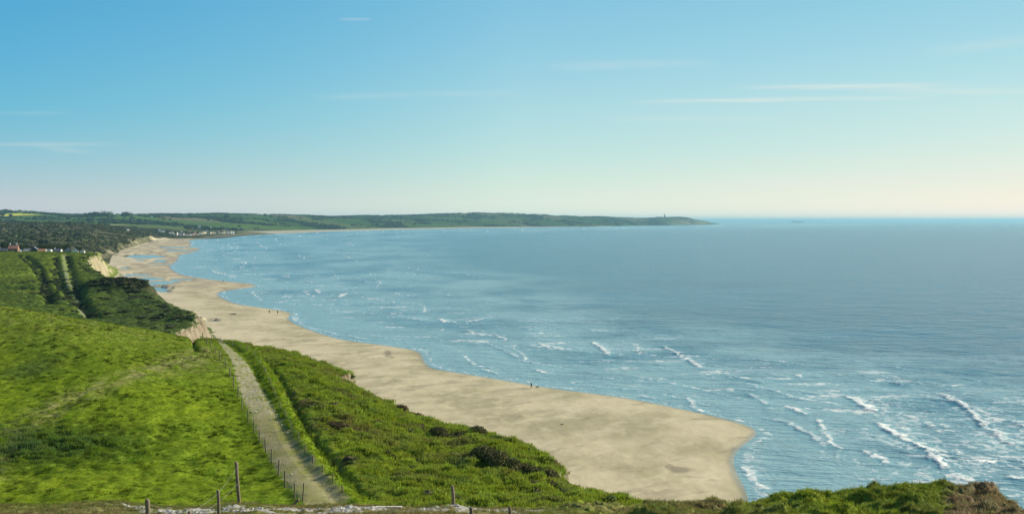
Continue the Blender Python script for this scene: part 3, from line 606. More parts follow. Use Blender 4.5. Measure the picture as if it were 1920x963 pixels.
# land use
a = X/Y
fldn = np.zeros(X.shape)
def hsh(i, j, k): return (np.sin(i*127.1+j*311.7+k*74.7)*43758.5453) % 1.0
rx, ry = X*.85+Y*.5, -X*.5+Y*.85; ci = np.floor(rx/330+.25*np.sin(ry/500)); cj = np.floor(ry/520+.2*np.sin(rx/410)); fr = hsh(ci, cj, 1)
pal = np.array([(.05,.11,.02),(.075,.135,.028),(.06,.12,.025),(.10,.14,.04),(.16,.15,.075),(.045,.09,.02),(.09,.15,.03),(.055,.115,.02)])
far_c = pal[(fr*8).astype(int) % 8]*np.interp(Y, [4000,9000,12000], [.95,.62,.5])[..., None]
scr = hexmix(np.broadcast_to(C_(.055,.065,.030), X.shape+(3,)), C_(.12,.11,.065), np.clip(.35+1.2*fbm(X/45, Y/80, 137, 4), 0, 1))
T = hexmix(scr, far_c, sstep(2900, 3500, Y-400*sstep(-.42,-.34, a)))
woodn = fbm(X/420, Y/650, 139, 4)
def wood_mask(x, y):
    a = x/y; n = fbm(x/300, y/480, 139, 4); H = HH(x, y)
    r = sstep(.12, .25, n)*sstep(3200, 3600, y)
    r = np.maximum(r, sstep(-.36, -.42, a)*sstep(3600, 4000, y)*sstep(.03, .2, n))
    return r
T = hexmix(T, C_(.022,.040,.018), wood_mask(X, Y))
q = P(12, 404, 4950); rr = np.maximum(np.abs(X-q[0])/60, np.abs(Y-q[1])/260); T = hexmix(T, C_(.50,.47,.06), sstep(1.1, .9, rr))
def patch(T, u, v, dd, wx_, wy_, col):
    q = P(u, v, dd); rr = np.maximum(np.abs(X-q[0])/wx_, np.abs(Y-q[1])/wy_)+.1*woodn; return hexmix(T, col, sstep(1.1, .9, rr))
T = patch(T, 200, 420, 3600, 35, 130, C_(.28,.28,.14))
duneface = sstep(1.15, .4, sd/np.maximum(hw, 1)+.5*fbm(X/25, Y/40, 143, 3)); dn = fbm(X/60, Y/90, 141, 3)
q = PZ(296, 444, 3); near_d = np.exp(-((Y-2620)/110)**2)+.06*np.exp(-((Y-2150)/160)**2); T = hexmix(T, C_(.58,.50,.33), duneface*np.clip(near_d*1.4+.25*(Y < 2900)*np.clip(dn*2, 0, 1), 0, 1))
T = hexmix(T, C_(.30,.28,.18), sstep(.9, .2, sd/np.maximum(hw, 1))*sstep(4200, 4500, Y)*sstep(9000, 7600, Y))
T = hexmix(T, C_(.30,.27,.20), duneface*sstep(10500, 12000, Y)*.6*np.clip(.5+dn, 0, 1))
M_hill = tintmat('hill_cover', False, rough=1, spec=.02, vscale=.05, var=.14)
hills = grid_mesh('hills', X, Y, Z, keep=(sd > -90), attrs={'tint': T}, mat=M_hill); hills['kind'] = 'structure'
HG = (X[0]/Y[0], Y[:,0].copy(), Z)
def hill_z(x, y):
    x = np.atleast_1d(np.asarray(x, float)); y = np.atleast_1d(np.asarray(y, float))
    j = np.clip(((x/y)-HG[0][0])/.0011, 0, HG[2].shape[1]-1).astype(int); i = np.clip(np.searchsorted(HG[1], y), 0, HG[2].shape[0]-1)
    return HG[2][i, j]
def hill_sd(x, y):
    d, t, _ = seg_dist(x, y, HE); return np.where(inside(x, y, HPOLY), d, -d)
# far sand strip of the bay
X, Y = polar(-.36, .10, .002, rows_log(3400, 9800, .004)); s = shore_sd(X, Y)
Z = np.where(s > 0, np.minimum(s*.03, 2.2), s*.03)
fb = grid_mesh('far_beach', X, Y, Z, keep=(s > -40) & (Y > 3400), attrs={'tint': np.broadcast_to(C_(.40,.37,.26), X.shape+(3,)), 'wet': .2*np.exp(-np.clip(s,0,None)/30)}, mat=bpy.data.materials['sand']); fb['kind'] = 'structure'

# ------------------------------------------------------------------ scattered cover (uncountable): one object each
def proto(name, vs, fs, mat, smooth=False):
    return mesh_obj(name, vs, fs, mat, smooth=smooth, link=False)
def scatter(name, co, tints, scales, protos, label, cat, rot=None, tilt=0.0):
    me = bpy.data.meshes.new(name); me.vertices.add(len(co)); me.vertices.foreach_set('co', np.asarray(co, np.float32).ravel())
    a = me.attributes.new('tint', 'FLOAT_COLOR', 'POINT'); c = np.ones((len(co), 4), np.float32); c[:, :3] = tints; a.data.foreach_set('color', c.ravel())
    a = me.attributes.new('scl', 'FLOAT_VECTOR', 'POINT'); a.data.foreach_set('vector', np.asarray(scales, np.float32).ravel())
    r = np.zeros((len(co), 3), np.float32); r[:, 2] = RNG.uniform(0, 2*pi, len(co)) if rot is None else rot; r[:, :2] = RNG.normal(0, tilt, (len(co), 2)) if tilt else 0
    a = me.attributes.new('rot', 'FLOAT_VECTOR', 'POINT'); a.data.foreach_set('vector', r.ravel())
    a = me.attributes.new('pick', 'INT', 'POINT'); a.data.foreach_set('value', RNG.integers(0, len(protos), len(co)).astype(np.int32))
    o = bpy.data.objects.new(name, me); COL.objects.link(o); tag(o, label, cat, kind='stuff')
    ng = bpy.data.node_groups.new(name+'_nodes', 'GeometryNodeTree'); ng.interface.new_socket('Geometry', in_out='INPUT', socket_type='NodeSocketGeometry'); ng.interface.new_socket('Geometry', in_out='OUTPUT', socket_type='NodeSocketGeometry')
    n = ng.nodes; l = ng.links; gi = n.new('NodeGroupInput'); go = n.new('NodeGroupOutput')
    g2 = n.new('GeometryNodeGeometryToInstance'); 
    for p in reversed(protos):
        oi = n.new('GeometryNodeObjectInfo'); oi.inputs[0].default_value = p; oi.inputs['As Instance'].default_value = True; l.new(oi.outputs['Geometry'], g2.inputs[0])
    ip = n.new('GeometryNodeInstanceOnPoints'); l.new(gi.outputs[0], ip.inputs['Points']); l.new(g2.outputs[0], ip.inputs['Instance']); ip.inputs['Pick Instance'].default_value = True
    def na(nm, ty):
        q = n.new('GeometryNodeInputNamedAttribute'); q.data_type = ty; q.inputs[0].default_value = nm; return q.outputs[0]
    l.new(na('pick', 'INT'), ip.inputs['Instance Index']); l.new(na('scl', 'FLOAT_VECTOR'), ip.inputs['Scale'])
    l.new(na('rot', 'FLOAT_VECTOR'), ip.inputs['Rotation']); l.new(ip.outputs[0], go.inputs[0])
    md = o.modifiers.new('cover', 'NODES'); md.node_group = ng
    return o
M_blade = tintmat('grass_blades', True, rough=.75, spec=.12, transl=.5, vscale=2.0, var=.15)
M_leafy = tintmat('shrub_leaves', True, rough=.85, spec=.15, transl=.1, vscale=.5, var=.25)
M_peb = tintmat('chalk_pebbles', True, rough=.9, vscale=6, var=.1)
def tuft(nb, rad, h, wd, lean):
    vs, fs = [], []
    for i in range(nb):
        an = random.uniform(0, 2*pi); r = rad*math.sqrt(random.random()); x, y = r*cos(an), r*sin(an)
        la = an+random.uniform(-.7, .7); le = lean*random.uniform(.3, 1); hh = h*random.uniform(.55, 1.1); fa = random.uniform(0, pi); w_ = wd*random.uniform(.7, 1.3)
        px, py = w_*cos(fa), w_*sin(fa); k = len(vs)
        vs += [(x-px, y-py, -.05), (x+px, y+py, -.05), (x+px*.8+cos(la)*le*.4*hh, y+py*.8+sin(la)*le*.4*hh, hh*.6), (x-px*.8+cos(la)*le*.4*hh, y-py*.8+sin(la)*le*.4*hh, hh*.6), (x+cos(la)*le*hh, y+sin(la)*le*hh, hh)]
        fs += [(k, k+1, k+2, k+3), (k+3, k+2, k+4)]
    return vs, fs
TUFTS = [proto('grass_tuft', *tuft(26, .30, .16, .016, .9), M_blade) for _ in range(4)]
TALL = [proto('tall_tuft', *tuft(30, .26, .34, .014, .6), M_blade) for _ in range(3)]
def blob(sub, seed, amp, flat=1.0, leaves=0, ls=.12):
    import bmesh
    bm = bmesh.new(); bmesh.ops.create_icosphere(bm, subdivisions=sub, radius=1)
    rs = random.Random(seed)
    cen = [(Vector((rs.uniform(-1,1), rs.uniform(-1,1), rs.uniform(-.2,1))).normalized(), rs.uniform(.25,.6)) for _ in range(14)]
    for v in bm.verts:
        d = v.co.normalized(); k = max((max(0, 1-(d-c).length/r)) for c, r in cen); v.co = d*(1-.35+amp*math.sqrt(k)+rs.uniform(-.05,.05)); v.co.z = max(v.co.z*flat, -.35)
    vs = [tuple(v.co) for v in bm.verts]; fs = [tuple(v.index for v in f.verts) for f in bm.faces]
    surf = [(v.co.copy()) for v in bm.verts if v.co.z > -.1]; bm.free()
    for i in range(leaves):
        c = rs.choice(surf)*rs.uniform(.85, 1.15); a = Vector((rs.gauss(0,1), rs.gauss(0,1), rs.gauss(0,1))).normalized(); b_ = a.orthogonal().normalized(); cc = a.cross(b_); k = len(vs); s_ = ls*rs.uniform(.5, 1.3)
        vs += [tuple(c-b_*s_), tuple(c+cc*s_*.5), tuple(c+b_*s_), tuple(c-cc*s_*.5)]; fs.append((k, k+1, k+2, k+3))
    return vs, fs
SHR = [proto('shrub', *blob(2, i, .45, .8, 130, .2), M_leafy) for i in range(4)]
WOOD = [proto('crown', *blob(2, 20+i, .4, .95, 40, .2), M_leafy) for i in range(3)]

def rand_polar(n, a0, a1, y0, y1):       # uniform over the ground
    y = np.sqrt(RNG.uniform(y0*y0, y1*y1, n)); a = RNG.uniform(a0, a1, n); return a*y, y
def jit(t, k): return np.clip(t*(1+RNG.normal(0, k, (len(t), 1)))*(1+RNG.normal(0, k*.35, t.shape)), .003, .9)
# pasture and slope
x, y = rand_polar(270000, -.62, .20, 66, 178)
keepd = RNG.random(len(x)) < np.clip((120/y)**1.0, .4, 1); x, y = x[keepd], y[keepd]
sd, w = edge_sd(x, y); pm = path_mask(x, y); k = (sd > .1) & (dist_to(x, y, SHEEPTRACK) > .45) & ((pm < .35) | (RNG.random(len(x)) < .04)); x, y = x[k], y[k]
A = rough_amp(x, y); sc = (.55+.55*RNG.random(len(x)))*np.clip(A, .5, 1.3)*np.interp(y, [60,180], [.9,1.5])
scatter('grass', np.stack([x, y, ground_z(x, y)-.01], -1), jit(land_tint(x, y, tuft=True)*1.28, .20), np.stack([sc, sc, sc*(.55+.5*A)], -1), TUFTS, 'short green pasture grass in tufts covering the cliff top', 'grass', tilt=.15)
# rougher tall grass: right slope, bank, nettle patch, field edge, brow
x, y = rand_polar(60000, -.60, .20, 66, 178); bd, bt, bs = seg_dist(x, y, BANK); sd, w = edge_sd(x, y)
nn_ = np.hypot((x-NET[0])/8, (y-NET[1])/5); pr = .42*(bs > 0)*(bd > .3) + .55*(bd < .7) + .9*np.exp(-nn_**2)
k = (sd > -.3) & (RNG.random(len(x)) < pr*np.clip(.45+1.0*perlin(x/1.8, y/1.8, 201), .05, 1)) & (path_mask(x, y) < .1); x, y = x[k], y[k]
sc = .7+.6*RNG.random(len(x)); scatter('rough_grass', np.stack([x, y, ground_z(x, y)-.02], -1), jit(land_tint(x, y, tuft=True)*1.2, .24), np.stack([sc*1.1, sc*1.1, sc], -1), TALL, 'rough uneven grass on the slope between the path and the cliff edge', 'grass', tilt=.2)
# tussocks above the grazed turf, tint darkened to paint in short shadow streaks
cx, cy = rand_polar(9500, -.62, .20, 66, 175); bd, bt, bs = seg_dist(cx, cy, BANK); sd, w = edge_sd(cx, cy); k = (sd > .6) & (path_mask(cx, cy) < .05) & (RNG.random(len(cx)) < np.clip(.35+1.2*fbm(cx/9, cy/9, 223, 3), .08, 1)); cx, cy = cx[k], cy[k]
rep = RNG.integers(1, 5, len(cx)); ln = RNG.uniform(.08, .42, len(cx)); x = np.repeat(cx, rep)+RNG.normal(0, 1, rep.sum())*np.repeat(ln, rep); y = np.repeat(cy, rep)+RNG.normal(0, .12, rep.sum())
sc = .40+.42*RNG.random(len(x))**1.5; scatter('tussock_grass', np.stack([x, y, ground_z(x, y)-.02], -1), jit(land_tint(x, y, tuft=True)*.50, .2), np.stack([sc, sc, sc*1.05], -1), TALL, 'tussocks darkened as shadow streaks, dotted over the pasture and the slope', 'grass', tilt=.15)
x, y = rand_polar(5200, -.45, .20, 70, 175); bd, bt, bs = seg_dist(x, y, BANK); sd, w = edge_sd(x, y); k = (bs > 0) & (bd > 2) & (sd > -.2) & (RNG.random(len(x)) < .02+.9*sstep(.12, .5, fbm(x/6, y/4.5, 225, 4))+.35*np.exp(-(sd/1.5)**2)); x, y = x[k], y[k]
sc = .14+.30*RNG.random(len(x))**1.5; col_ = np.array([(.05,.07,.018),(.10,.085,.04),(.07,.10,.02),(.13,.12,.05)])[RNG.integers(0, 4, len(x))]; scatter('cliff_shrubs', np.stack([x, y, ground_z(x, y)], -1), jit(col_, .2), np.stack([sc*1.5, sc*1.5, sc*1.1], -1), SHR, 'small brown and green heathy shrublets among the grass towards the cliff edge', 'scrub')
# foreground brow and grassy hump
x, y = rand_polar(90000, -.62, .60, 28, 64); a = x/y; sd, w = edge_sd(x, y); cm = chalk_mask(x, y)
hump = (a > .12); keepp = np.where(hump, 1.0*(a < .44)+.75*(a >= .44), .55+.35*perlin(x/1.5, y/1.5, 205)); k = (sd > -.4) & (cm < .3) & (RNG.random(len(x)) < keepp) & ~((~hump) & (y > 46)); x, y = x[k], y[k]; a = x/y
sc = (.40+.35*RNG.random(len(x)))*np.where(a > .12, .8, .6); tc_ = land_tint(x, y, tuft=True); scatter('brow_grass', np.stack([x, y, ground_z(x, y)-.02], -1), jit(tc_*np.where(a > .42, 1.25, 1.1)[:, None], .2), np.stack([sc, sc, sc*.9], -1), TALL, 'long wind-bent grass on the near brow and hummock in the foreground', 'grass', tilt=.25)
# chalk rubble
x, y = rand_polar(26000, -.55, .32, 31, 40); cm = chalk_mask(x, y); k = cm > RNG.random(len(x))*1.6+.25; x, y = x[k], y[k]
def peb(seed):
    import bmesh
    bm = bmesh.new(); bmesh.ops.create_icosphere(bm, subdivisions=1, radius=1); rs = random.Random(seed)
    for v in bm.verts: v.co *= rs.uniform(.7, 1.1); v.co.z *= .6
    r = [tuple(v.co) for v in bm.verts], [tuple(v.index for v in f.verts) for f in bm.faces]; bm.free(); return r
PEB = [proto('pebble', *peb(i), M_peb) for i in range(4)]
sc = .012+.05*RNG.random(len(x))**3; tcol = np.where(RNG.random(len(x))[:, None] < .75, C_(.46,.46,.43), C_(.24,.21,.16)); scatter('chalk_rubble', np.stack([x, y, ground_z(x, y)+sc*.2], -1), jit(tcol, .12), np.stack([sc, sc, sc], -1), PEB, 'grey white chalk stones strewn along the footpath at the bottom of the picture', 'stones')
x, y = rand_polar(60000, -.42, -.15, 70, 175); pm = path_mask(x, y); st = np.interp(y, [70,78,84,96,104,150,170], [.03,.05,.0,.02,.45,.5,.15]); k = (pm > .5) & (RNG.random(len(x)) < st*np.clip(.5+perlin(x/1.2, y/2.5, 207), 0, 1)); x, y = x[k], y[k]
sc = .03+.09*RNG.random(len(x))**2; scatter('path_stones', np.stack([x, y, ground_z(x, y)+sc*.15], -1), jit(np.broadcast_to(C_(.46,.45,.39), (len(x), 3)), .15), np.stack([sc, sc, sc], -1), PEB, 'pale loose stones on the fenced cliff path', 'stones')
# valley side
x, y = rand_polar(95000, -.60, -.28, 240, 960); sd, w = sd_noisy(x, y); k = (sd > -.5) & (dist_to(x, y, FARTRACK) > 2.2); x, y = x[k], y[k]
sc = np.interp(y, [240,900], [1.2,2.2])*(.6+.7*RNG.random(len(x))); scatter('valley_grass', np.stack([x, y, ground_z(x, y)-.1], -1), jit(land_tint(x, y, tuft=True)*1.05, .22), np.stack([sc, sc, sc*.8], -1), TALL, 'darker rough grass on the far side of the little valley', 'grass', tilt=.2)
# low bushes on mound and along the far cliff edge
x, y = rand_polar(26000, -.60, -.28, 250, 960); sd, w = sd_noisy(x, y); md = ((x-MOUND[0])/26)**2+((y-MOUND[1])/21)**2
pr = .7*np.exp(-md**2)+.2*np.exp(-((sd-4)/6)**2)*sstep(300, 400, y)+.10*sstep(.1, .5, fbm(x/25, y/25, 209, 3))
for g in GUL: pr = np.maximum(pr, .42*np.exp(-((dist_to(x, y, g)-.3)/1.7)**2))  # scrub added along the gullies so their shade shows as dark lines
k = (sd > 0) & (RNG.random(len(x)) < pr); x, y = x[k], y[k]
sc = (.7+1.5*RNG.random(len(x))**2); scatter('low_scrub', np.stack([x, y, ground_z(x, y)], -1), jit(np.broadcast_to(C_(.032,.044,.016), (len(x), 3)), .3), np.stack([sc*1.3, sc*1.3, sc*.6], -1), SHR, 'dark low scrub on the mound and cliff edge beyond the valley, also added to darken the gullies', 'scrub')
# dunes scrub
x, y = rand_polar(62000, -.80, -.30, 985, 3500); sd = hill_sd(x, y); n5 = fbm(x/60, y/110, 211, 4); k = (sd > np.where(np.abs(y-2620) < 160, 24, 6)) & ~((y > 2900) & (sd < 130)) & (RNG.random(len(x)) < np.clip(.50+1.1*n5+.6*sstep(-.44, -.5, x/y)*sstep(1500,1100,np.abs(y-1700)+900), .10, 1)); x, y = x[k], y[k]
big = (RNG.random(len(x)) < .35*sstep(-.40, -.47, x/y)); sc = np.where(big, 5.0, 2.2)*(.6+.9*RNG.random(len(x)))*np.interp(y, [1000,3500], [.85,1.5])
base = np.array([(.050,.068,.032),(.070,.088,.038),(.125,.120,.078),(.032,.048,.024),(.095,.115,.045)])[RNG.choice(5, len(x), p=[.33,.27,.16,.14,.10])]
scatter('dune_scrub', np.stack([x, y, hill_z(x, y)-.2], -1), jit(base, .18), np.stack([sc*1.2, sc*1.2, sc*.8], -1), SHR, 'grey green scrub and low trees covering the dunes behind the beach', 'scrub')
# far woods
x, y = rand_polar(42000, -.62, .20, 3500, 13000); sd = hill_sd(x, y); k = (sd > 60) & (RNG.random(len(x)) < wood_mask(x, y)); x, y = x[k], y[k]
rx, ry = rand_polar(26000, -.62, .17, 3500, 11000); qx, qy = rx*.85+ry*.5, -rx*.5+ry*.85; f1 = np.abs(((qx/330+.25*np.sin(qy/500)) % 1)-.0); f2 = ((qy/520+.2*np.sin(qx/410)) % 1)
kk = ((f1 < .05) | (f2 < .045)) & (hill_sd(rx, ry) > 60) & (fbm(rx/200, ry/200, 213, 2) > -.1); x = np.r_[x, rx[kk]]; y = np.r_[y, ry[kk]]
sc = (5+4*RNG.random(len(x)))*np.interp(y, [3500,9000], [.95,1.2]); scatter('far_woods', np.stack([x, y, hill_z(x, y)+1], -1), jit(np.broadcast_to(C_(.026,.042,.018), (len(x), 3)), .25), np.stack([sc*1.3, sc*1.3, sc*.9], -1), WOOD, 'distant woods and hedgerows on the hills around the bay', 'woodland')
# ------------------------------------------------------------------ fences
M_post = simple('weathered_wood', (.19,.155,.105), .9, .35, 9, .6)
M_wire = simple('galvanised_wire', (.42,.40,.34), .5, .1, 3); 
def post_mb(h, r, lean=(0, 0), n=9):
    mb = MB(); st = [(-.35, 1.0), (0, 1.0), (h*.35, .98), (h*.7, .96), (h*.97, .93), (h, .80)]
    ph = random.uniform(0, 6); mb.tube([(lean[0]*z+.012*sin(ph+z*2.2), lean[1]*z+.012*cos(ph+z*2), z) for z, _ in st], [r*k for _, k in st], n, True, .10)
    for i in range(-n, 0):        # slanted cut
        x, y, z = mb.v[i]; mb.v[i] = (x, y, z-.05*(x-lean[0]*h)/r*r*8)
    return mb
def fence(name, label, spots, hs, r, wires, group=None):
    x0, y0 = spots[len(spots)//2]; root = empty(name, (x0, y0, gz(x0, y0))); tag(root, label, 'fence', group)
    tops = []
    for i, (x, y) in enumerate(spots):
        h = hs[i] if hasattr(hs, '__len__') else hs*random.uniform(.93, 1.07)
        ln = (random.uniform(-.05, .05), random.uniform(-.05, .05)); p = post_mb(h, r*random.uniform(.9, 1.15), ln).build('post', M_post, root, True)
        z = gz(x, y); p.location = (x-x0, y-y0, z-root.location.z); tops.append((x-x0, y-y0, z-root.location.z, h, ln))
    for k in wires:
        mb = MB()
        for a, b_ in zip(tops[:-1], tops[1:]):
            A_ = Vector((a[0]+a[4][0]*a[3]*k, a[1]+a[4][1]*a[3]*k, a[2]+a[3]*k)); B_ = Vector((b_[0]+b_[4][0]*b_[3]*k, b_[1]+b_[4][1]*b_[3]*k, b_[2]+b_[3]*k))
            M_ = (A_+B_)/2-Vector((0, 0, .02)); mb.tube([A_, M_, B_], .0028, 4, False)
        mb.build('wire', M_wire, root)
    return root
LF = [(336,622),(345,624),(358,625),(365,627),(373,632),(380,638),(388,646),(396,655),(404,664),(412,675),(423,688),(431,706),(438,727),(446,748),(454,768),(465,792),(476,813),(487,833),(498,854),(510,874),(522,896),(535,914),(552,936),(568,943)]
fence('post_and_wire_fence', 'long row of grey wooden posts and wire on the left side of the cliff path', line(LF), 1.2, .055, (.92, .6, .3))
RF = [(397,636),(405,636),(413,638),(424,642),(436,647),(451,654),(464,661),(477,671),(488,688),(497,703),(506,722),(514,741),(525,767),(535,787),(546,808),(559,829),(572,853),(587,875),(605,894),(624,914),(642,933)]
rf = [hit(u, v) for u, v in RF]
fence('post_and_wire_fence', 'row of short posts half buried in the grassy bank right of the path', rf, .62, .05, (.85, .45))
def at(u, d): return (ray(u, 900)[0]*d, d)
fence('post_and_wire_fence', 'tall weathered posts with slack wires at the chalk strip, one leaning towards the camera', [at(448, 37.3), at(409, 33), at(355, 30.5), at(277, 29)], [1.60, .85, .47, .95], .062, (.86, .5))
fence('post_and_wire_fence', 'three stubby posts on the brow right of the timber edging', [at(850, 37.0), at(883, 32.5), at(956, 33)], [.80, .36, .34], .062, (.8,))
pr_ = post_mb(.42, .05, (.35, .1)).build('broken_post', M_post, None, True); q = at(545, 38.6); pr_.location = (*q, gz(*q)); pr_.rotation_euler = (.2, .45, 0); tag(pr_, 'short broken stake leaning beside the last fence posts of the path', 'stake')
M_pale = simple('bleached_timber', (.60,.57,.48), .85, .15, 5, .3)
mb = MB(); mb.box(-.68, .68, -.07, .07, -.12, .03); te = mb.build('timber_edging', M_pale); q = at(719, 37.8); te.location = (*q, gz(*q)+.06); tag(te, 'pale flat timber board edging the chalk path on the brow', 'edging')

# ------------------------------------------------------------------ bushes and trees
def leafmat(name, c1, c2, c3, sc=2.5):
    mt, n, l, b = newmat(name); tcn = nd(n, 'ShaderNodeTexCoord'); t = nd(n, 'ShaderNodeTexNoise', i_Scale=sc, i_Detail=6.0, i_Roughness=.75); l.new(tcn.outputs['Object'], t.inputs['Vector'])
    cr = nd(n, 'ShaderNodeValToRGB'); e = cr.color_ramp.elements; e[0].position = .35; e[0].color = (*c1, 1); e[1].position = .65; e[1].color = (*c3, 1); m_ = e.new(.5); m_.color = (*c2, 1)
    l.new(t.outputs[0], cr.inputs[0]); l.new(cr.outputs[0], b.inputs['Base Color']); b.inputs['Roughness'].default_value = .8; b.inputs['Specular IOR Level'].default_value = .15; return mt
M_gorse = leafmat('gorse_foliage', (.055,.07,.02), (.12,.12,.04), (.19,.165,.06)); M_bramble = leafmat('bramble_foliage', (.09,.06,.03), (.16,.105,.055), (.10,.115,.035))
M_twig = simple('twigs', (.16,.115,.075), .9, .3, 12); M_tree = leafmat('tree_foliage', (.022,.035,.012), (.040,.058,.018), (.065,.08,.028), .35); M_bark = simple('bark', (.09,.07,.05), .9, .3, 3)
def bush(u, v, L_, Wd, Ht, label, mat, nl=7, rot=0, name='gorse_bush', seed=1, leaf=.055, dens=1.0, dd=None):
    rs = random.Random(seed); x0, y0 = hit(u, v) if dd is None else at(u, dd); z0 = gz(x0, y0); 
    vs, fs = [], []; ca, sa = cos(rot), sin(rot)
    lobes = []
    for i in range(nl):
        lx = (i/(max(1, nl-1))-.5)*L_*.75+rs.uniform(-.1, .1)*L_; ly = rs.uniform(-.35, .35)*Wd; gzz = gz(x0+lx*ca-ly*sa, y0+lx*sa+ly*ca)-z0
        lobes.append((lx, ly, gzz, L_/nl*rs.uniform(.75, 1.3), Wd*.42*rs.uniform(.8, 1.2), Ht*rs.uniform(.6, 1.05)))
    for (lx, ly, lz, a_, b_, c_) in lobes:      # woody core
        k = len(vs); nu, nv = 12, 6
        for j in range(nv+1):
            th = pi/2*j/nv
            for i in range(nu):
                ph = 2*pi*i/nu; r_ = .80+rs.uniform(-.09, .09); vs.append((lx+a_*r_*cos(th)*cos(ph), ly+b_*r_*cos(th)*sin(ph), lz-.3+(c_*r_+.3)*sin(th)))
        for j in range(nv):
            for i in range(nu): fs.append((k+j*nu+i, k+j*nu+(i+1)%nu, k+(j+1)*nu+(i+1)%nu, k+(j+1)*nu+i))
        for i in range(int(1000*dens*a_*b_/.5)):
            th = math.asin(rs.random()); ph = rs.uniform(0, 2*pi); r_ = rs.uniform(.8, 1.12)+.08*sin(ph*5+th*7)
            c = Vector((lx+a_*r_*cos(th)*cos(ph), ly+b_*r_*cos(th)*sin(ph), lz+c_*r_*sin(th))); n_ = Vector((rs.gauss(0, 1), rs.gauss(0, 1), rs.gauss(0, 1))).normalized(); o1 = n_.orthogonal().normalized(); o2 = n_.cross(o1); s_ = leaf*rs.uniform(.5, 1.5); kk = len(vs)
            vs += [tuple(c-o1*s_*1.6), tuple(c+o2*s_*.5), tuple(c+o1*s_*1.6), tuple(c-o2*s_*.5)]; fs.append((kk, kk+1, kk+2, kk+3))
    vs = [(p_[0], p_[1], p_[2]) for p_ in vs]; mb = MB(); mb.v = vs; mb.f = fs; nfol = len(fs)
    for i in range(int(16*nl)):
        lo = rs.choice(lobes); ph = rs.uniform(0, 2*pi); q_ = Vector((lo[0], lo[1], lo[2])); e_ = q_+Vector((lo[3]*.9*cos(ph)*rs.random(), lo[4]*.9*sin(ph)*rs.random(), lo[5]*rs.uniform(.95, 1.25))); mb.tube([q_, (q_+e_)/2+Vector((rs.uniform(-.1, .1), 0, 0)), e_], [.02, .014, .006], 4, False)
    o = mb.build(name, mat); o.data.materials.append(M_twig); o.data.polygons.foreach_set('material_index', [0]*nfol+[1]*(len(mb.f)-nfol)); o.location = (x0, y0, z0); o.rotation_euler = (0, 0, rot); tag(o, label, 'bush'); return o
bush(866, 818, 5.6, 2.2, .66, 'dark brown gorse clump on the cliff edge above the middle of the beach', M_gorse, 6, .15, seed=3)
bush(950, 872, 5.8, 2.6, .80, 'broad olive brown gorse bank, larger left half, near the cliff edge', M_gorse, 6, -.05, seed=5)
bush(1018, 888, 3.6, 2.2, .98, 'tall rounded gorse bush at the corner above the reddish clay bite', M_gorse, 5, -.35, seed=7)
bush(655, 806, 3.4, 1.4, .45, 'low reddish brown bramble patch in the middle of the slope', M_bramble, 5, .1, 'bramble_patch', 11)
bush(712, 754, 2.2, 1.1, .5, 'small dark bramble on the cliff edge just right of the chalk notch', M_bramble, 4, -.3, 'bramble_patch', 13)
bush(765, 774, 2.6, 1.1, .5, 'second dark bramble along the edge, between the notch and the gorse', M_bramble, 4, -.3, 'bramble_patch', 17)
bush(735, 860, .9, .5, .38, 'tiny isolated dark bush low on the grassy slope', M_gorse, 3, 0, 'gorse_bush', 19)
bush(785, 861, .8, .5, .34, 'tiny dark bush right of the other isolated one on the slope', M_gorse, 3, 0, 'gorse_bush', 23)

def tree(u, d, h, cw, label, seed, zf, leaf=.55, grp=None):
    rs = random.Random(seed); x, y = at(u, d); z = zf(x, y); root = empty('tree', (x, y, z)); tag(root, label, 'tree', grp)
    mb = MB(); mb.tube([(0, 0, -.5), (.1, 0, h*.3), (.0, .1, h*.6)], [h*.035, h*.026, h*.012], 7)
    for i in range(5):
        a_ = rs.uniform(0, 6.3); mb.tube([(0, 0, h*rs.uniform(.25, .4)), (cos(a_)*cw*.2, sin(a_)*cw*.2, h*.5), (cos(a_)*cw*.38, sin(a_)*cw*.38, h*rs.uniform(.6, .8))], [h*.016, h*.01, h*.005], 5)
    mb.build('trunk', M_bark, root); vs, fs = [], []
    cl_ = [(rs.gauss(0, .24)*cw, rs.gauss(0, .24)*cw, h*rs.uniform(.38, .88), cw*rs.uniform(.16, .30)) for _ in range(15)]
    for (cx_, cy_, cz_, r_) in cl_:
        for i in range(95):
            n0 = Vector((rs.gauss(0, 1), rs.gauss(0, 1), rs.gauss(0, .8))).normalized(); c = Vector((cx_, cy_, cz_))+n0*r_*rs.uniform(.6, 1.1); n_ = Vector((rs.gauss(0, 1), rs.gauss(0, 1), rs.gauss(0, 1))).normalized(); o1 = n_.orthogonal().normalized(); o2 = n_.cross(o1); s_ = leaf*rs.uniform(.5, 1.2); kk = len(vs)
            vs += [tuple(c-o1*s_), tuple(c+o2*s_*.6), tuple(c+o1*s_), tuple(c-o2*s_*.6)]; fs.append((kk, kk+1, kk+2, kk+3))
    mesh_obj('crown', vs, fs, M_tree, root); return root
hz1 = lambda x, y: gz(x, y) if y < 1040 else float(hill_z(x, y)[0])
for i, (u, d, h, cw, lb) in enumerate([(4,985,9,9,'dark tree at the left picture edge behind the farmland crest'),(13,975,8,9,'dark round tree just left of the brick house'),(21,985,9.5,8,'taller dark tree touching the brick house on its left'),
     (47,985,6,8,'low tree between the brick house and the grey barn'),(90,1010,6,14,'wide low tree behind the orange roofed building'),(103,1010,6.5,15,'wide dark tree behind the long dark shed'),(116,1000,5.5,9,'small dark tree at the right end of the long shed'),(132,1020,8,9,'brownish tree behind the dark roofed cottage'),(153,1010,5,8,'small bush like tree between the two white cottages')]):
    tree(u, d, h, cw, lb, 40+i, hz1)
hzf = lambda x, y: float(hill_z(x, y)[0])
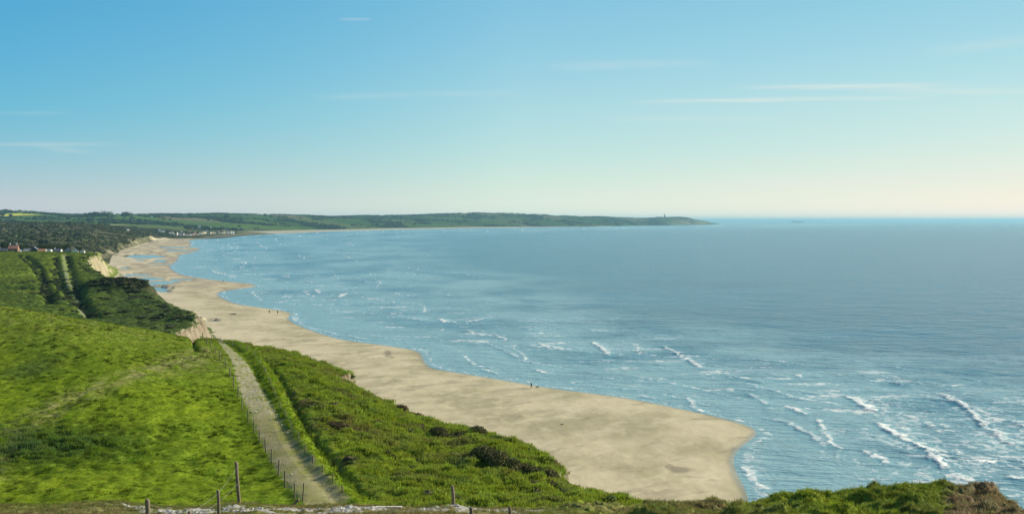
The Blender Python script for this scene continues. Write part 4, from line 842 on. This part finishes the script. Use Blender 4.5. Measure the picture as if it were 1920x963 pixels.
for i, (u, d, h, cw, lb) in enumerate([(176,5150,13,34,'left tree of the clump standing up on the far skyline'),(186,5120,19,34,'tallest tree of the clump on the far skyline'),(203,5150,14,60,'broad tree on the skyline right of the tall clump'),
     (429,5850,15,20,'lone tree poking up from the ridge above the village'),(240,5300,9,60,'flat wide wood edge tree on the skyline above the dunes')]):
    tree(u, d, h, cw, lb, 60+i, hzf, leaf=3.0)

# ------------------------------------------------------------------ buildings
def bm_(nm, c, r=.85): return simple(nm, c, r, .08, .6)
WALL = {'white': bm_('white_render', (.70,.68,.61)), 'cream': bm_('cream_render', (.78,.70,.47)), 'brick': bm_('red_brick', (.28,.16,.11)), 'grey': bm_('grey_stone', (.34,.34,.34)), 'pink': bm_('pink_render', (.52,.34,.27)), 'dark': bm_('dark_boards', (.06,.065,.07))}
ROOF = {'red': bm_('red_tiles', (.27,.13,.09)), 'orange': bm_('orange_tiles', (.40,.20,.12)), 'slate': bm_('slate', (.10,.11,.13), .6), 'grey': bm_('grey_roof', (.22,.25,.29), .6), 'brown': bm_('brown_tiles', (.14,.085,.065))}
M_win = simple('window_glass', (.03,.04,.05), .15, .1, 1, 0, .6); M_door = bm_('door_paint', (.10,.07,.05))
def house(x, y, z, w, dp, hw, hr, wall, roof, label, rz=0, axis='x', chim=(), cc='white', win=0, door=False, group=None, name='house', cat='house', hip=0, drop=1.5):
    root = empty(name, (x, y, z), rz); tag(root, label, cat, group)
    mb = MB(); mb.box(-w/2, w/2, -dp/2, dp/2, -drop, hw)
    if not hip:       # gable walls close up to the ridge
        if axis == 'x':
            for s_ in (-1, 1): xa, xb = sorted((s_*w/2, s_*(w/2-.3))); mb.add([(xa,-dp/2,hw),(xb,-dp/2,hw),(xb,dp/2,hw),(xa,dp/2,hw),(xa,0,hw+hr*.93),(xb,0,hw+hr*.93)], [(0,4,3),(1,2,5),(0,1,5,4),(2,3,4,5)])
        else:
            for s_ in (-1, 1): ya, yb = sorted((s_*dp/2, s_*(dp/2-.3))); mb.add([(-w/2,ya,hw),(-w/2,yb,hw),(w/2,yb,hw),(w/2,ya,hw),(0,ya,hw+hr*.93),(0,yb,hw+hr*.93)], [(0,3,4),(1,5,2),(0,4,5,1),(3,2,5,4)])
    mb.build('wall', WALL[wall], root)
    rb = MB(); ov = .03*w if hip else 0
    if hip: rb.gable(-w/2, w/2, -dp/2, dp/2, hw+.02, hw+hr, ov, axis, hip)
    else:             # two slabs, so the gable walls stay visible
        t_ = .28; e_ = .35
        if axis == 'x':
            for s_ in (-1, 1): rb.add([(-w/2+.05, 0, hw+hr), (w/2-.05, 0, hw+hr), (w/2-.05, s_*(dp/2+e_), hw-.1), (-w/2+.05, s_*(dp/2+e_), hw-.1), (-w/2+.05, 0, hw+hr-t_), (w/2-.05, 0, hw+hr-t_), (w/2-.05, s_*(dp/2+e_), hw-.1-t_), (-w/2+.05, s_*(dp/2+e_), hw-.1-t_)], [(0,1,2,3),(7,6,5,4),(3,2,6,7),(0,3,7,4),(1,5,6,2)])
        else:
            for s_ in (-1, 1): rb.add([(0, -dp/2+.05, hw+hr), (0, dp/2-.05, hw+hr), (s_*(w/2+e_), dp/2-.05, hw-.1), (s_*(w/2+e_), -dp/2+.05, hw-.1), (0, -dp/2+.05, hw+hr-t_), (0, dp/2-.05, hw+hr-t_), (s_*(w/2+e_), dp/2-.05, hw-.1-t_), (s_*(w/2+e_), -dp/2+.05, hw-.1-t_)], [(0,1,2,3),(7,6,5,4),(3,2,6,7),(0,3,7,4),(1,5,6,2)])
    ro = rb.build('roof', ROOF[roof], root)
    for cx_ in chim:
        cb = MB(); s_ = max(.45, w*.055); 
        if axis == 'x': cb.box(cx_*w-s_, cx_*w+s_, -s_*.8, s_*.8, hw+hr*.5, hw+hr+1.3*(hr/3.5+.3))
        else: cb.box(-s_, s_, cx_*dp-s_, cx_*dp+s_, hw+hr*.5, hw+hr+1.3*(hr/3.5+.3))
        cb.build('chimney', WALL[cc], ro)
    if win:
        nf = max(1, int(hw/2.9))
        for fl in range(nf):
            for k in range(win):
                wx_ = (k+.5)/win*w*.84-w*.42; 
                if door and fl == 0 and k == win//2: continue
                wb = MB(); sz = min(.6, w/win*.27); zb = fl*(hw/nf)+hw/nf*.38; wb.box(wx_-sz, wx_+sz, -dp/2-.06, -dp/2+.1, zb, zb+hw/nf*.42); wb.build('window', M_win, root)
        if door: db = MB(); k = win//2; wx_ = (k+.5)/win*w*.84-w*.42; db.box(wx_-.5, wx_+.5, -dp/2-.07, -dp/2+.1, 0, 2.1); db.build('door', M_door, root)
    return root
def hz_at(u, d): x, y = at(u, d); return x, y
FARM = [ # u, d, width, depth, wall h, roof h, wall, roof, label, rz, axis, chimneys, windows, door
 (33,905,8.0,7,4.6,3.4,'brick','red','red brick farmhouse with two white chimneys standing on the crest',.25,'x',(-.35,.30),3,True),
 (14,955,9,6,2.7,2.2,'dark','slate','low dark slate house in front of the trees left of the brick house',.1,'x',(),3,False),
 (-2,960,8,7,4.2,3.2,'pink','brown','pale pink house cut by the left picture edge',.1,'x',(.3,),2,False),
 (42,925,4,4,2.6,1.6,'white','grey','small white outbuilding attached right beside the brick house',.2,'y',(),1,False),
 (60,935,8,6,2.4,1.7,'grey','grey','low grey roofed shed left of the big barn',.2,'x',(),0,False),
 (72,925,8.5,10,2.6,3.4,'dark','grey','grey roofed barn with a dark gable end facing the camera',.35,'y',(),0,False),
 (86,922,7,6,1.7,2.1,'grey','orange','low building with a bright orange tiled roof beside the barn',.15,'x',(),2,False),
 (98,935,5,5,2.4,1.2,'white','grey','flat looking pale shed right of the orange roof',.1,'x',(),1,False),
 (113,960,9,5.5,2.6,1.9,'white','slate','long low slate roofed house with a white chimney',.1,'x',(-.2,),4,True),
 (134,930,6,6,3.2,2.6,'grey','brown','brown roofed cottage with pale walls at the edge of the scrub',.4,'y',(),2,False),
 (147,925,5.5,6,3.0,2.4,'white','slate','white gabled cottage right of the brown roofed one',.3,'y',(),1,False),
 (161,985,4,4,2.6,1.5,'white','grey','tiny white cottage furthest right among the farm buildings',.1,'x',(),1,False)]
for (u, d, w_, dp, hw, hr, wl, rf_, lb, rz, ax, ch, wn, dr) in FARM:
    x, y = at(u, d); house(x, y, hz1(x, y)-.9, w_, dp, hw, hr, wl, rf_, lb, rz, ax, ch, 'white', wn, dr)
VIL = [ # u, base v, top v, width px, wall, roof, description
 (323.5,441,434.5,3.6,'white','slate','white gabled villa'),(327,441,437,3.2,'grey','slate','low grey house'),(331,441.3,436.3,2.6,'white','slate','narrow white villa'),(337.3,440.6,434.6,2.6,'white','brown','tall narrow white house'),(342,441.6,438,5.5,'grey','grey','wide blue grey roofed house'),
 (349.3,441.6,436.3,2.6,'white','slate','white house with a pointed gable'),(352.8,442.2,439,3.2,'white','grey','low white seafront house'),(357,442,438.5,4.6,'grey','brown','grey house with a wide brown roof'),(362.5,442.4,437.6,3.2,'white','slate','white square house by the slipway'),
 (367,441.6,436.5,3.6,'pink','red','pink house with a red roof'),(371,441.4,433.6,2.8,'pink','red','tall pink house with a steep red roof'),(374.5,441.8,438.4,3.8,'white','brown','low white house right of the red roofs'),(378.3,441,435.6,2.6,'cream','slate','slim cream villa'),
 (382.2,441.4,433.4,3.4,'cream','slate','tall cream apartment block, left of three'),(386,441.4,432.8,3.6,'cream','grey','tall cream apartment block, middle of three'),(389.6,441.2,433.2,3.0,'cream','slate','tall cream apartment block, right of three'),
 (393.5,440.9,437.4,2.6,'grey','slate','low dark gap house'),(396.3,440.8,437,3.0,'white','grey','small white house right of the cream blocks'),(399.4,440.5,434.2,3.0,'cream','slate','tall cream guest house'),(402.2,440.4,435.2,2.4,'white','red','white house with a red roof'),(404.6,440.3,433.6,2.6,'cream','slate','narrow tall cream house'),
 (407.3,440.1,435.6,2.6,'white','slate','white house with a slate roof'),(410,440,437,3.2,'cream','grey','low cream house'),(414,440,435.6,4.2,'grey','slate','dark slate roofed house'),(418,440,436.2,2.8,'cream','slate','small cream house left of the twin villas'),
 (422.4,439.7,433.4,2.4,'cream','slate','left twin cream villa'),(425.8,439.5,433.2,2.6,'cream','slate','right twin cream villa'),(428.8,439.4,436,2.6,'grey','slate','low grey house beside the white tower house'),(432,439.3,430.9,3.2,'white','slate','tallest white house near the jetty end'),
 (435.4,438.8,434.2,2.4,'grey','slate','grey house behind the tall white one'),(438.3,438.2,432.4,2.2,'white','grey','thin white house near the jetty end'),(442.2,437.8,433,2.4,'white','grey','last white house at the jetty end')]
ORD = 'first second third fourth fifth sixth seventh eighth ninth tenth eleventh twelfth thirteenth fourteenth fifteenth sixteenth seventeenth eighteenth nineteenth twentieth'.split()
for i, (u, vb, vt, wp, wl, rf_, de) in enumerate(VIL):
    d = 3050+(u-323)*4.4; x, y = at(u, d); zb = CAMZ+ray(u, vb)[1]*d; ht = (vb-vt)/1920*d; wm = wp*1.2/1920*d
    pos = ORD[i]+' from the left' if i < 16 else (ORD[len(VIL)-1-i]+' from the right' if i < len(VIL)-1 else 'rightmost')
    house(x, y, zb, wm, wm*.9, ht*.66, ht*.34, wl, rf_, de+', '+pos+' in the seafront row', random.uniform(.55, 1.0), 'y' if (i % 3 != 1) else 'x', (.25,) if i % 2 else (), 'brick', 0, group=None, drop=8)
BACK = [(304.5,3150,428.8,3,'white','grey','small white house highest up at the dune end of the village'),(312,3150,428.6,4,'white','slate','bright white house above the sand cliff'),(307.5,3080,432.4,4,'white','grey','white house half hidden in scrub just below the two upper ones'),(328.5,3250,432.6,3.2,'white','brown','single white house behind the left end of the seafront'),
 (399.7,4300,419.6,3.4,'white','grey','isolated white building on the hillside behind the village'),(245.5,2350,431.2,4.5,'white','slate','lone dark roofed house on the brow of the dunes'),(379,4200,422.2,5,'grey','grey','pale farm shed in the fields above the village'),(345,3350,431.2,4.2,'grey','brown','brown roofed house inland, behind the blue grey roof'),(360,3400,430.6,4.4,'pink','brown','pink walled house inland, above the slipway'),
 (392,3500,430.6,4.4,'grey','slate','slate roofed house inland, behind the cream blocks'),(415,3550,431,4,'grey','brown','brown roofed house inland, left of the twin villas'),(291,5300,404.6,3,'white','grey','white speck of a farmhouse on the skyline above the dunes')]
for (u, d, vt, wp, wl, rf_, de) in BACK:
    x, y = at(u, d); wm = wp/1920*d; zt = CAMZ+ray(u, vt)[1]*d; zg = hzf(x, y); ht = min(max(6, zt-zg), 10); house(x, y, zg, wm, wm*.8, ht*.62, ht*.38, wl, rf_, de, random.uniform(.5, 1.0), 'x', (), 'white', 0, drop=6)
# sea wall with the slipway at the village
M_sea_wall = bm_('sea_wall_stone', (.10,.10,.09)); mb = MB(); wp_ = [PZ(u, v, 0) for u, v in ((300,447.6),(330,447.4),(352,447.6),(400,445.9),(460,440.6),(500,438.4))]
for a_, b_ in zip(wp_[:-1], wp_[1:]):
    dx, dy = b_[0]-a_[0], b_[1]-a_[1]; L_ = math.hypot(dx, dy); nx, ny = dy/L_*-6, dx/L_*6
    mb.add([(a_[0],a_[1],-2),(b_[0],b_[1],-2),(b_[0]+nx,b_[1]+ny,-2),(a_[0]+nx,a_[1]+ny,-2),(a_[0]+nx*.3,a_[1]+ny*.3,4.2),(b_[0]+nx*.3,b_[1]+ny*.3,4.2),(b_[0]+nx,b_[1]+ny,4.2),(a_[0]+nx,a_[1]+ny,4.2)], [(0,1,5,4),(1,2,6,5),(2,3,7,6),(3,0,4,7),(4,5,6,7)])
tag(mb.build('sea_wall', M_sea_wall), 'dark stone sea wall below the village seafront', 'sea wall')

# lighthouse on the cape
x, y = at(1243.5, 12700); z = hzf(x, y); root = empty('lighthouse', (x, y, z)); tag(root, 'distant lighthouse tower standing on the far cape', 'lighthouse')
M_lt = bm_('lighthouse_silhouette', (.07,.08,.09)); M_lt2 = bm_('lighthouse_dark', (.06,.07,.08))  # tower darkened to a silhouette, its shade put into the colour
mb = MB(); mb.tube([(0,0,-3),(0,0,10),(0,0,36)], [8.6,7.4,6.6], 16); mb.build('tower', M_lt, root, True)
mb = MB(); mb.tube([(0,0,36),(0,0,38)], [9,9], 16); mb.build('gallery', M_lt2, root); mb = MB(); mb.tube([(0,0,38),(0,0,44)], [5.6,5.6], 12); mb.build('lantern_room', M_win, root)
mb = MB(); mb.tube([(0,0,44),(0,0,47),(0,0,49)], [6.2,4,.6], 12); mb.build('dome', M_lt2, root)
for (u, wpx, hm, lb) in ((1248.5,5,9,'low keepers building right beside the lighthouse'),(1277,2.4,7,'tiny building on the cape between the lighthouse and the point')):
    x, y = at(u, 12720); house(x, y, hzf(x, y), wpx/1920*12720, 12, hm*.7, hm*.4, 'grey', 'grey', lb, 0, 'x', name='lighthouse_building' if u < 1260 else 'house', cat='building')
# ship
M_hull = bm_('ship_hull', (.12,.14,.17)); M_sup = bm_('ship_white', (.5,.5,.5)); x, y = at(1490, 30000); root = empty('cargo_ship', (x, y, 0)); tag(root, 'large cargo ship faint in haze on the sea horizon', 'ship')
mb = MB(); prof = [(-190,0),(-180,18),(-150,24),(150,24),(190,26),(200,0)]
for s_ in (-28, 28): 
    k = len(mb.v); mb.v += [(px_*.9 if pz_ == 0 else px_, s_*(1 if abs(px_) < 170 else .3), pz_-4) for px_, pz_ in prof]
n_ = len(prof); mb.f += [tuple(range(n_)), tuple(range(2*n_-1, n_-1, -1))]+[(i, i+n_, (i+1)%n_+n_, (i+1)%n_) for i in range(n_)]
mb.build('hull', M_hull, root); mb = MB(); mb.box(-110,-75,-24,24,22,78); mb.box(-116,-70,-30,30,64,70); sp2 = mb.build('superstructure', M_sup, root)
mb = MB(); mb.box(-140,-125,-6,6,22,66); mb.build('funnel', M_hull, root); mb = MB(); [mb.box(xx, xx+48, -24, 24, 22.5, 22.5+hh) for xx, hh in ((-60,16),(-8,20),(44,14),(96,22))]; mb.build('containers', bm_('container_paint', (.25,.22,.2)), root); mb = MB(); mb.tube([(-92,0,78),(-92,0,100)], 2, 6); mb.tube([(160,0,22),(160,0,56)], 2, 6); mb.build('mast', M_hull, root)

# ------------------------------------------------------------------ people and dog
M_dark = simple('dark_clothes', (.022,.028,.035), .9, .2, 8); M_blue = simple('navy_jacket', (.03,.05,.07), .9, .2, 8); M_skin = simple('skin', (.45,.28,.20), .6, .05, 5); M_hair = simple('hair', (.04,.028,.02), .7, .2, 20); M_jean = simple('trousers', (.05,.055,.06), .9, .2, 8)
def skinned(name, verts, edges, radii, mat, parent, sub=1):
    me = bpy.data.meshes.new(name); me.from_pydata(verts, edges, []); o = bpy.data.objects.new(name, me); COL.objects.link(o)
    sk = o.modifiers.new('s', 'SKIN'); ss = o.modifiers.new('u', 'SUBSURF'); ss.levels = ss.render_levels = sub
    for i, r in enumerate(radii): me.skin_vertices[0].data[i].radius = (r, r) if not hasattr(r, '__len__') else r
    me.skin_vertices[0].data[0].use_root = True
    dg = bpy.context.evaluated_depsgraph_get(); m2 = bpy.data.meshes.new_from_object(o.evaluated_get(dg)); bpy.data.objects.remove(o); m2.materials.clear(); m2.materials.append(mat); m2.polygons.foreach_set('use_smooth', [True]*len(m2.polygons))
    o = bpy.data.objects.new(name, m2); COL.objects.link(o); o.parent = parent; return o
def person(u, v, rz, stride, label, jacket=None, h=1.74, arm=.2, bulk=1.0):
    x, y = PZ(u, v, .8); z = bz(x, y); root = empty('person', (x, y, z), rz); tag(root, label, 'person'); k = h/1.74; s = stride
    J = dict(pel=(0,0,.94),sp=(0,.01,1.15),ch=(0,.0,1.36),nk=(0,.0,1.50),hd=(0,.02,1.60),tp=(0,.02,1.72),
      hl=(-.10,0,.90),kl=(-.10,.5*s,.50),al=(-.10,.75*s-.02,.09),tl=(-.10,.75*s+.16,.04),hr=(.10,0,.90),kr=(.10,-.25*s+.05,.50),ar=(.10,-.75*s,.10),tr=(.10,-.75*s+.16,.05),
      sl=(-.18,0,1.43),el=(-.24,-arm*.5,1.16),wl=(-.25,-arm*.4+.08,.92),fl=(-.25,-arm*.4+.12,.82),sr=(.18,0,1.43),er=(.24,arm*.5,1.16),wr=(.25,arm+.08,.95),fr=(.25,arm+.12,.86))
    names = list(J); E_ = [('pel','sp'),('sp','ch'),('ch','nk'),('nk','hd'),('hd','tp'),('pel','hl'),('hl','kl'),('kl','al'),('al','tl'),('pel','hr'),('hr','kr'),('kr','ar'),('ar','tr'),('ch','sl'),('sl','el'),('el','wl'),('wl','fl'),('ch','sr'),('sr','er'),('er','wr'),('wr','fr')]
    R_ = dict(pel=.13,sp=.12,ch=.14,nk=.055,hd=.10,tp=.075,hl=.09,kl=.058,al=.042,tl=.04,hr=.09,kr=.058,ar=.042,tr=.04,sl=.06,el=.042,wl=.03,fl=.035,sr=.06,er=.042,wr=.03,fr=.035)
    sc_ = lambda p: tuple(c*k for c in p)
    skinned('body', [sc_(J[q]) for q in names], [(names.index(a_), names.index(b_)) for a_, b_ in E_], [R_[q]*k for q in names], M_skin, root)
    jn = ['sp','pel','ch','nk','sl','el','wl','sr','er','wr']; je = [('sp','pel'),('sp','ch'),('ch','nk'),('ch','sl'),('sl','el'),('el','wl'),('ch','sr'),('sr','er'),('er','wr')]
    skinned('jacket', [sc_(J[q]) for q in jn], [(jn.index(a_), jn.index(b_)) for a_, b_ in je], [(R_[q]*1.22+.012)*k*bulk*(1.1 if q == 'nk' else 1) for q in jn], jacket or M_dark, root)
    tn = ['pel','hl','kl','al','hr','kr','ar']; te_ = [('pel','hl'),('hl','kl'),('kl','al'),('pel','hr'),('hr','kr'),('kr','ar')]
    skinned('trousers', [sc_(J[q]) for q in tn], [(tn.index(a_), tn.index(b_)) for a_, b_ in te_], [(R_[q]*1.18+.01)*k for q in tn], M_jean, root)
    skinned('hair', [sc_((0,.0,1.64)), sc_((0,.0,1.73)), sc_((0,-.04,1.60))], [(0,1),(0,2)], [.108*k,.085*k,.085*k], M_hair, root); return root
person(996, 724.5, -1.4, .42, 'person in dark clothes striding along the wet sand beside a dog', M_blue, 1.78)
person(505, 586.5, .4, .12, 'slim standing person in dark clothes, left of the pair near the sand spit', M_dark, 1.8)
person(520.5, 586.8, -.8, .2, 'bulky person in a black coat, right of the pair near the sand spit', M_dark, 1.82, bulk=1.35)
person(418.5, 527.6, .9, .2, 'tiny far person standing on the long sand spit beside the water', M_dark, 1.8, bulk=1.2)
person(236, 530.5, .2, .15, 'tiny person on the sand left of the blue tide pools', M_dark, 1.8, bulk=1.1)
x, y = PZ(1007, 725.5, .6); root = empty('dog', (x, y, bz(x, y)), -1.3); tag(root, 'dark dog walking ahead of the striding person at the water edge', 'dog')
dj = [(0,0,.50),(0,.28,.52),(0,-.26,.50),(0,.42,.62),(0,.54,.70),(0,.68,.66),(-.09,.28,.42),(-.09,.30,.22),(-.09,.36,.03),(.09,.28,.42),(.09,.24,.22),(.09,.20,.03),(-.09,-.28,.42),(-.09,-.22,.28),(-.09,-.36,.17),(-.09,-.30,.02),(.09,-.28,.42),(.09,-.16,.28),(.09,-.26,.17),(.09,-.20,.02),(0,-.42,.56),(0,-.58,.50)]
skinned('body', dj, [(0,1),(0,2),(1,3),(3,4),(4,5),(1,6),(6,7),(7,8),(1,9),(9,10),(10,11),(2,12),(12,13),(13,14),(14,15),(2,16),(16,17),(17,18),(18,19),(2,20),(20,21)], [.12,.145,.11,.085,.085,.045,.06,.035,.03,.06,.035,.03,.075,.05,.028,.028,.075,.05,.028,.028,.03,.015], M_dark, root)
skinned('ear', [(-.06,.50,.77),(-.09,.49,.70)], [(0,1)], [.03,.02], M_hair, root); skinned('ear', [(.06,.50,.77),(.09,.49,.70)], [(0,1)], [.03,.02], M_hair, root)
# driftwood and a rock on the sand
M_rock = simple('wet_rock', (.07,.06,.05), .8, .4, 3, .5)
for (u, v, s_, lb, nm, ct) in ((437,586.5,1.5,'small dark rock lying alone on the sand before the round tide pool','beach_rock','rock'),(1054,793,.35,'tiny dark piece of driftwood on the middle of the beach','driftwood','driftwood'),(284,472,1.6,'dark rock on the far sand below the dunes','beach_rock','rock')):
    x, y = PZ(u, v, 1.8); z = bz(x, y); vs, fs = blob(2, int(u), .3, .5); o = mesh_obj(nm, [(a_*s_*(1.6 if s_ > .4 else 2), b_*s_*.6, c_*s_*.7) for a_, b_, c_ in vs], fs, M_rock); o.location = (x, y, z+.1); o.rotation_euler = (0, 0, .3); tag(o, lb, ct)


# ------------------------------------------------------------------ haze
hb = MB(); hb.box(-155000, 175000, -3000, 185000, -20, 152)
hm = bpy.data.materials.new('haze_air'); hm.use_nodes = True; n = hm.node_tree.nodes; l = hm.node_tree.links
for q in list(n): n.remove(q)
o_ = nd(n, 'ShaderNodeOutputMaterial'); pv = nd(n, 'ShaderNodeVolumePrincipled'); pv.inputs['Density'].default_value = HAZE; pv.inputs['Color'].default_value = (.36,.71,.86,1); pv.inputs['Anisotropy'].default_value = .2
l.new(pv.outputs[0], o_.inputs['Volume'])
hz = hb.build('haze', hm); tag(hz, 'thin pale sea haze over the bay and far hills', 'haze', kind='stuff')
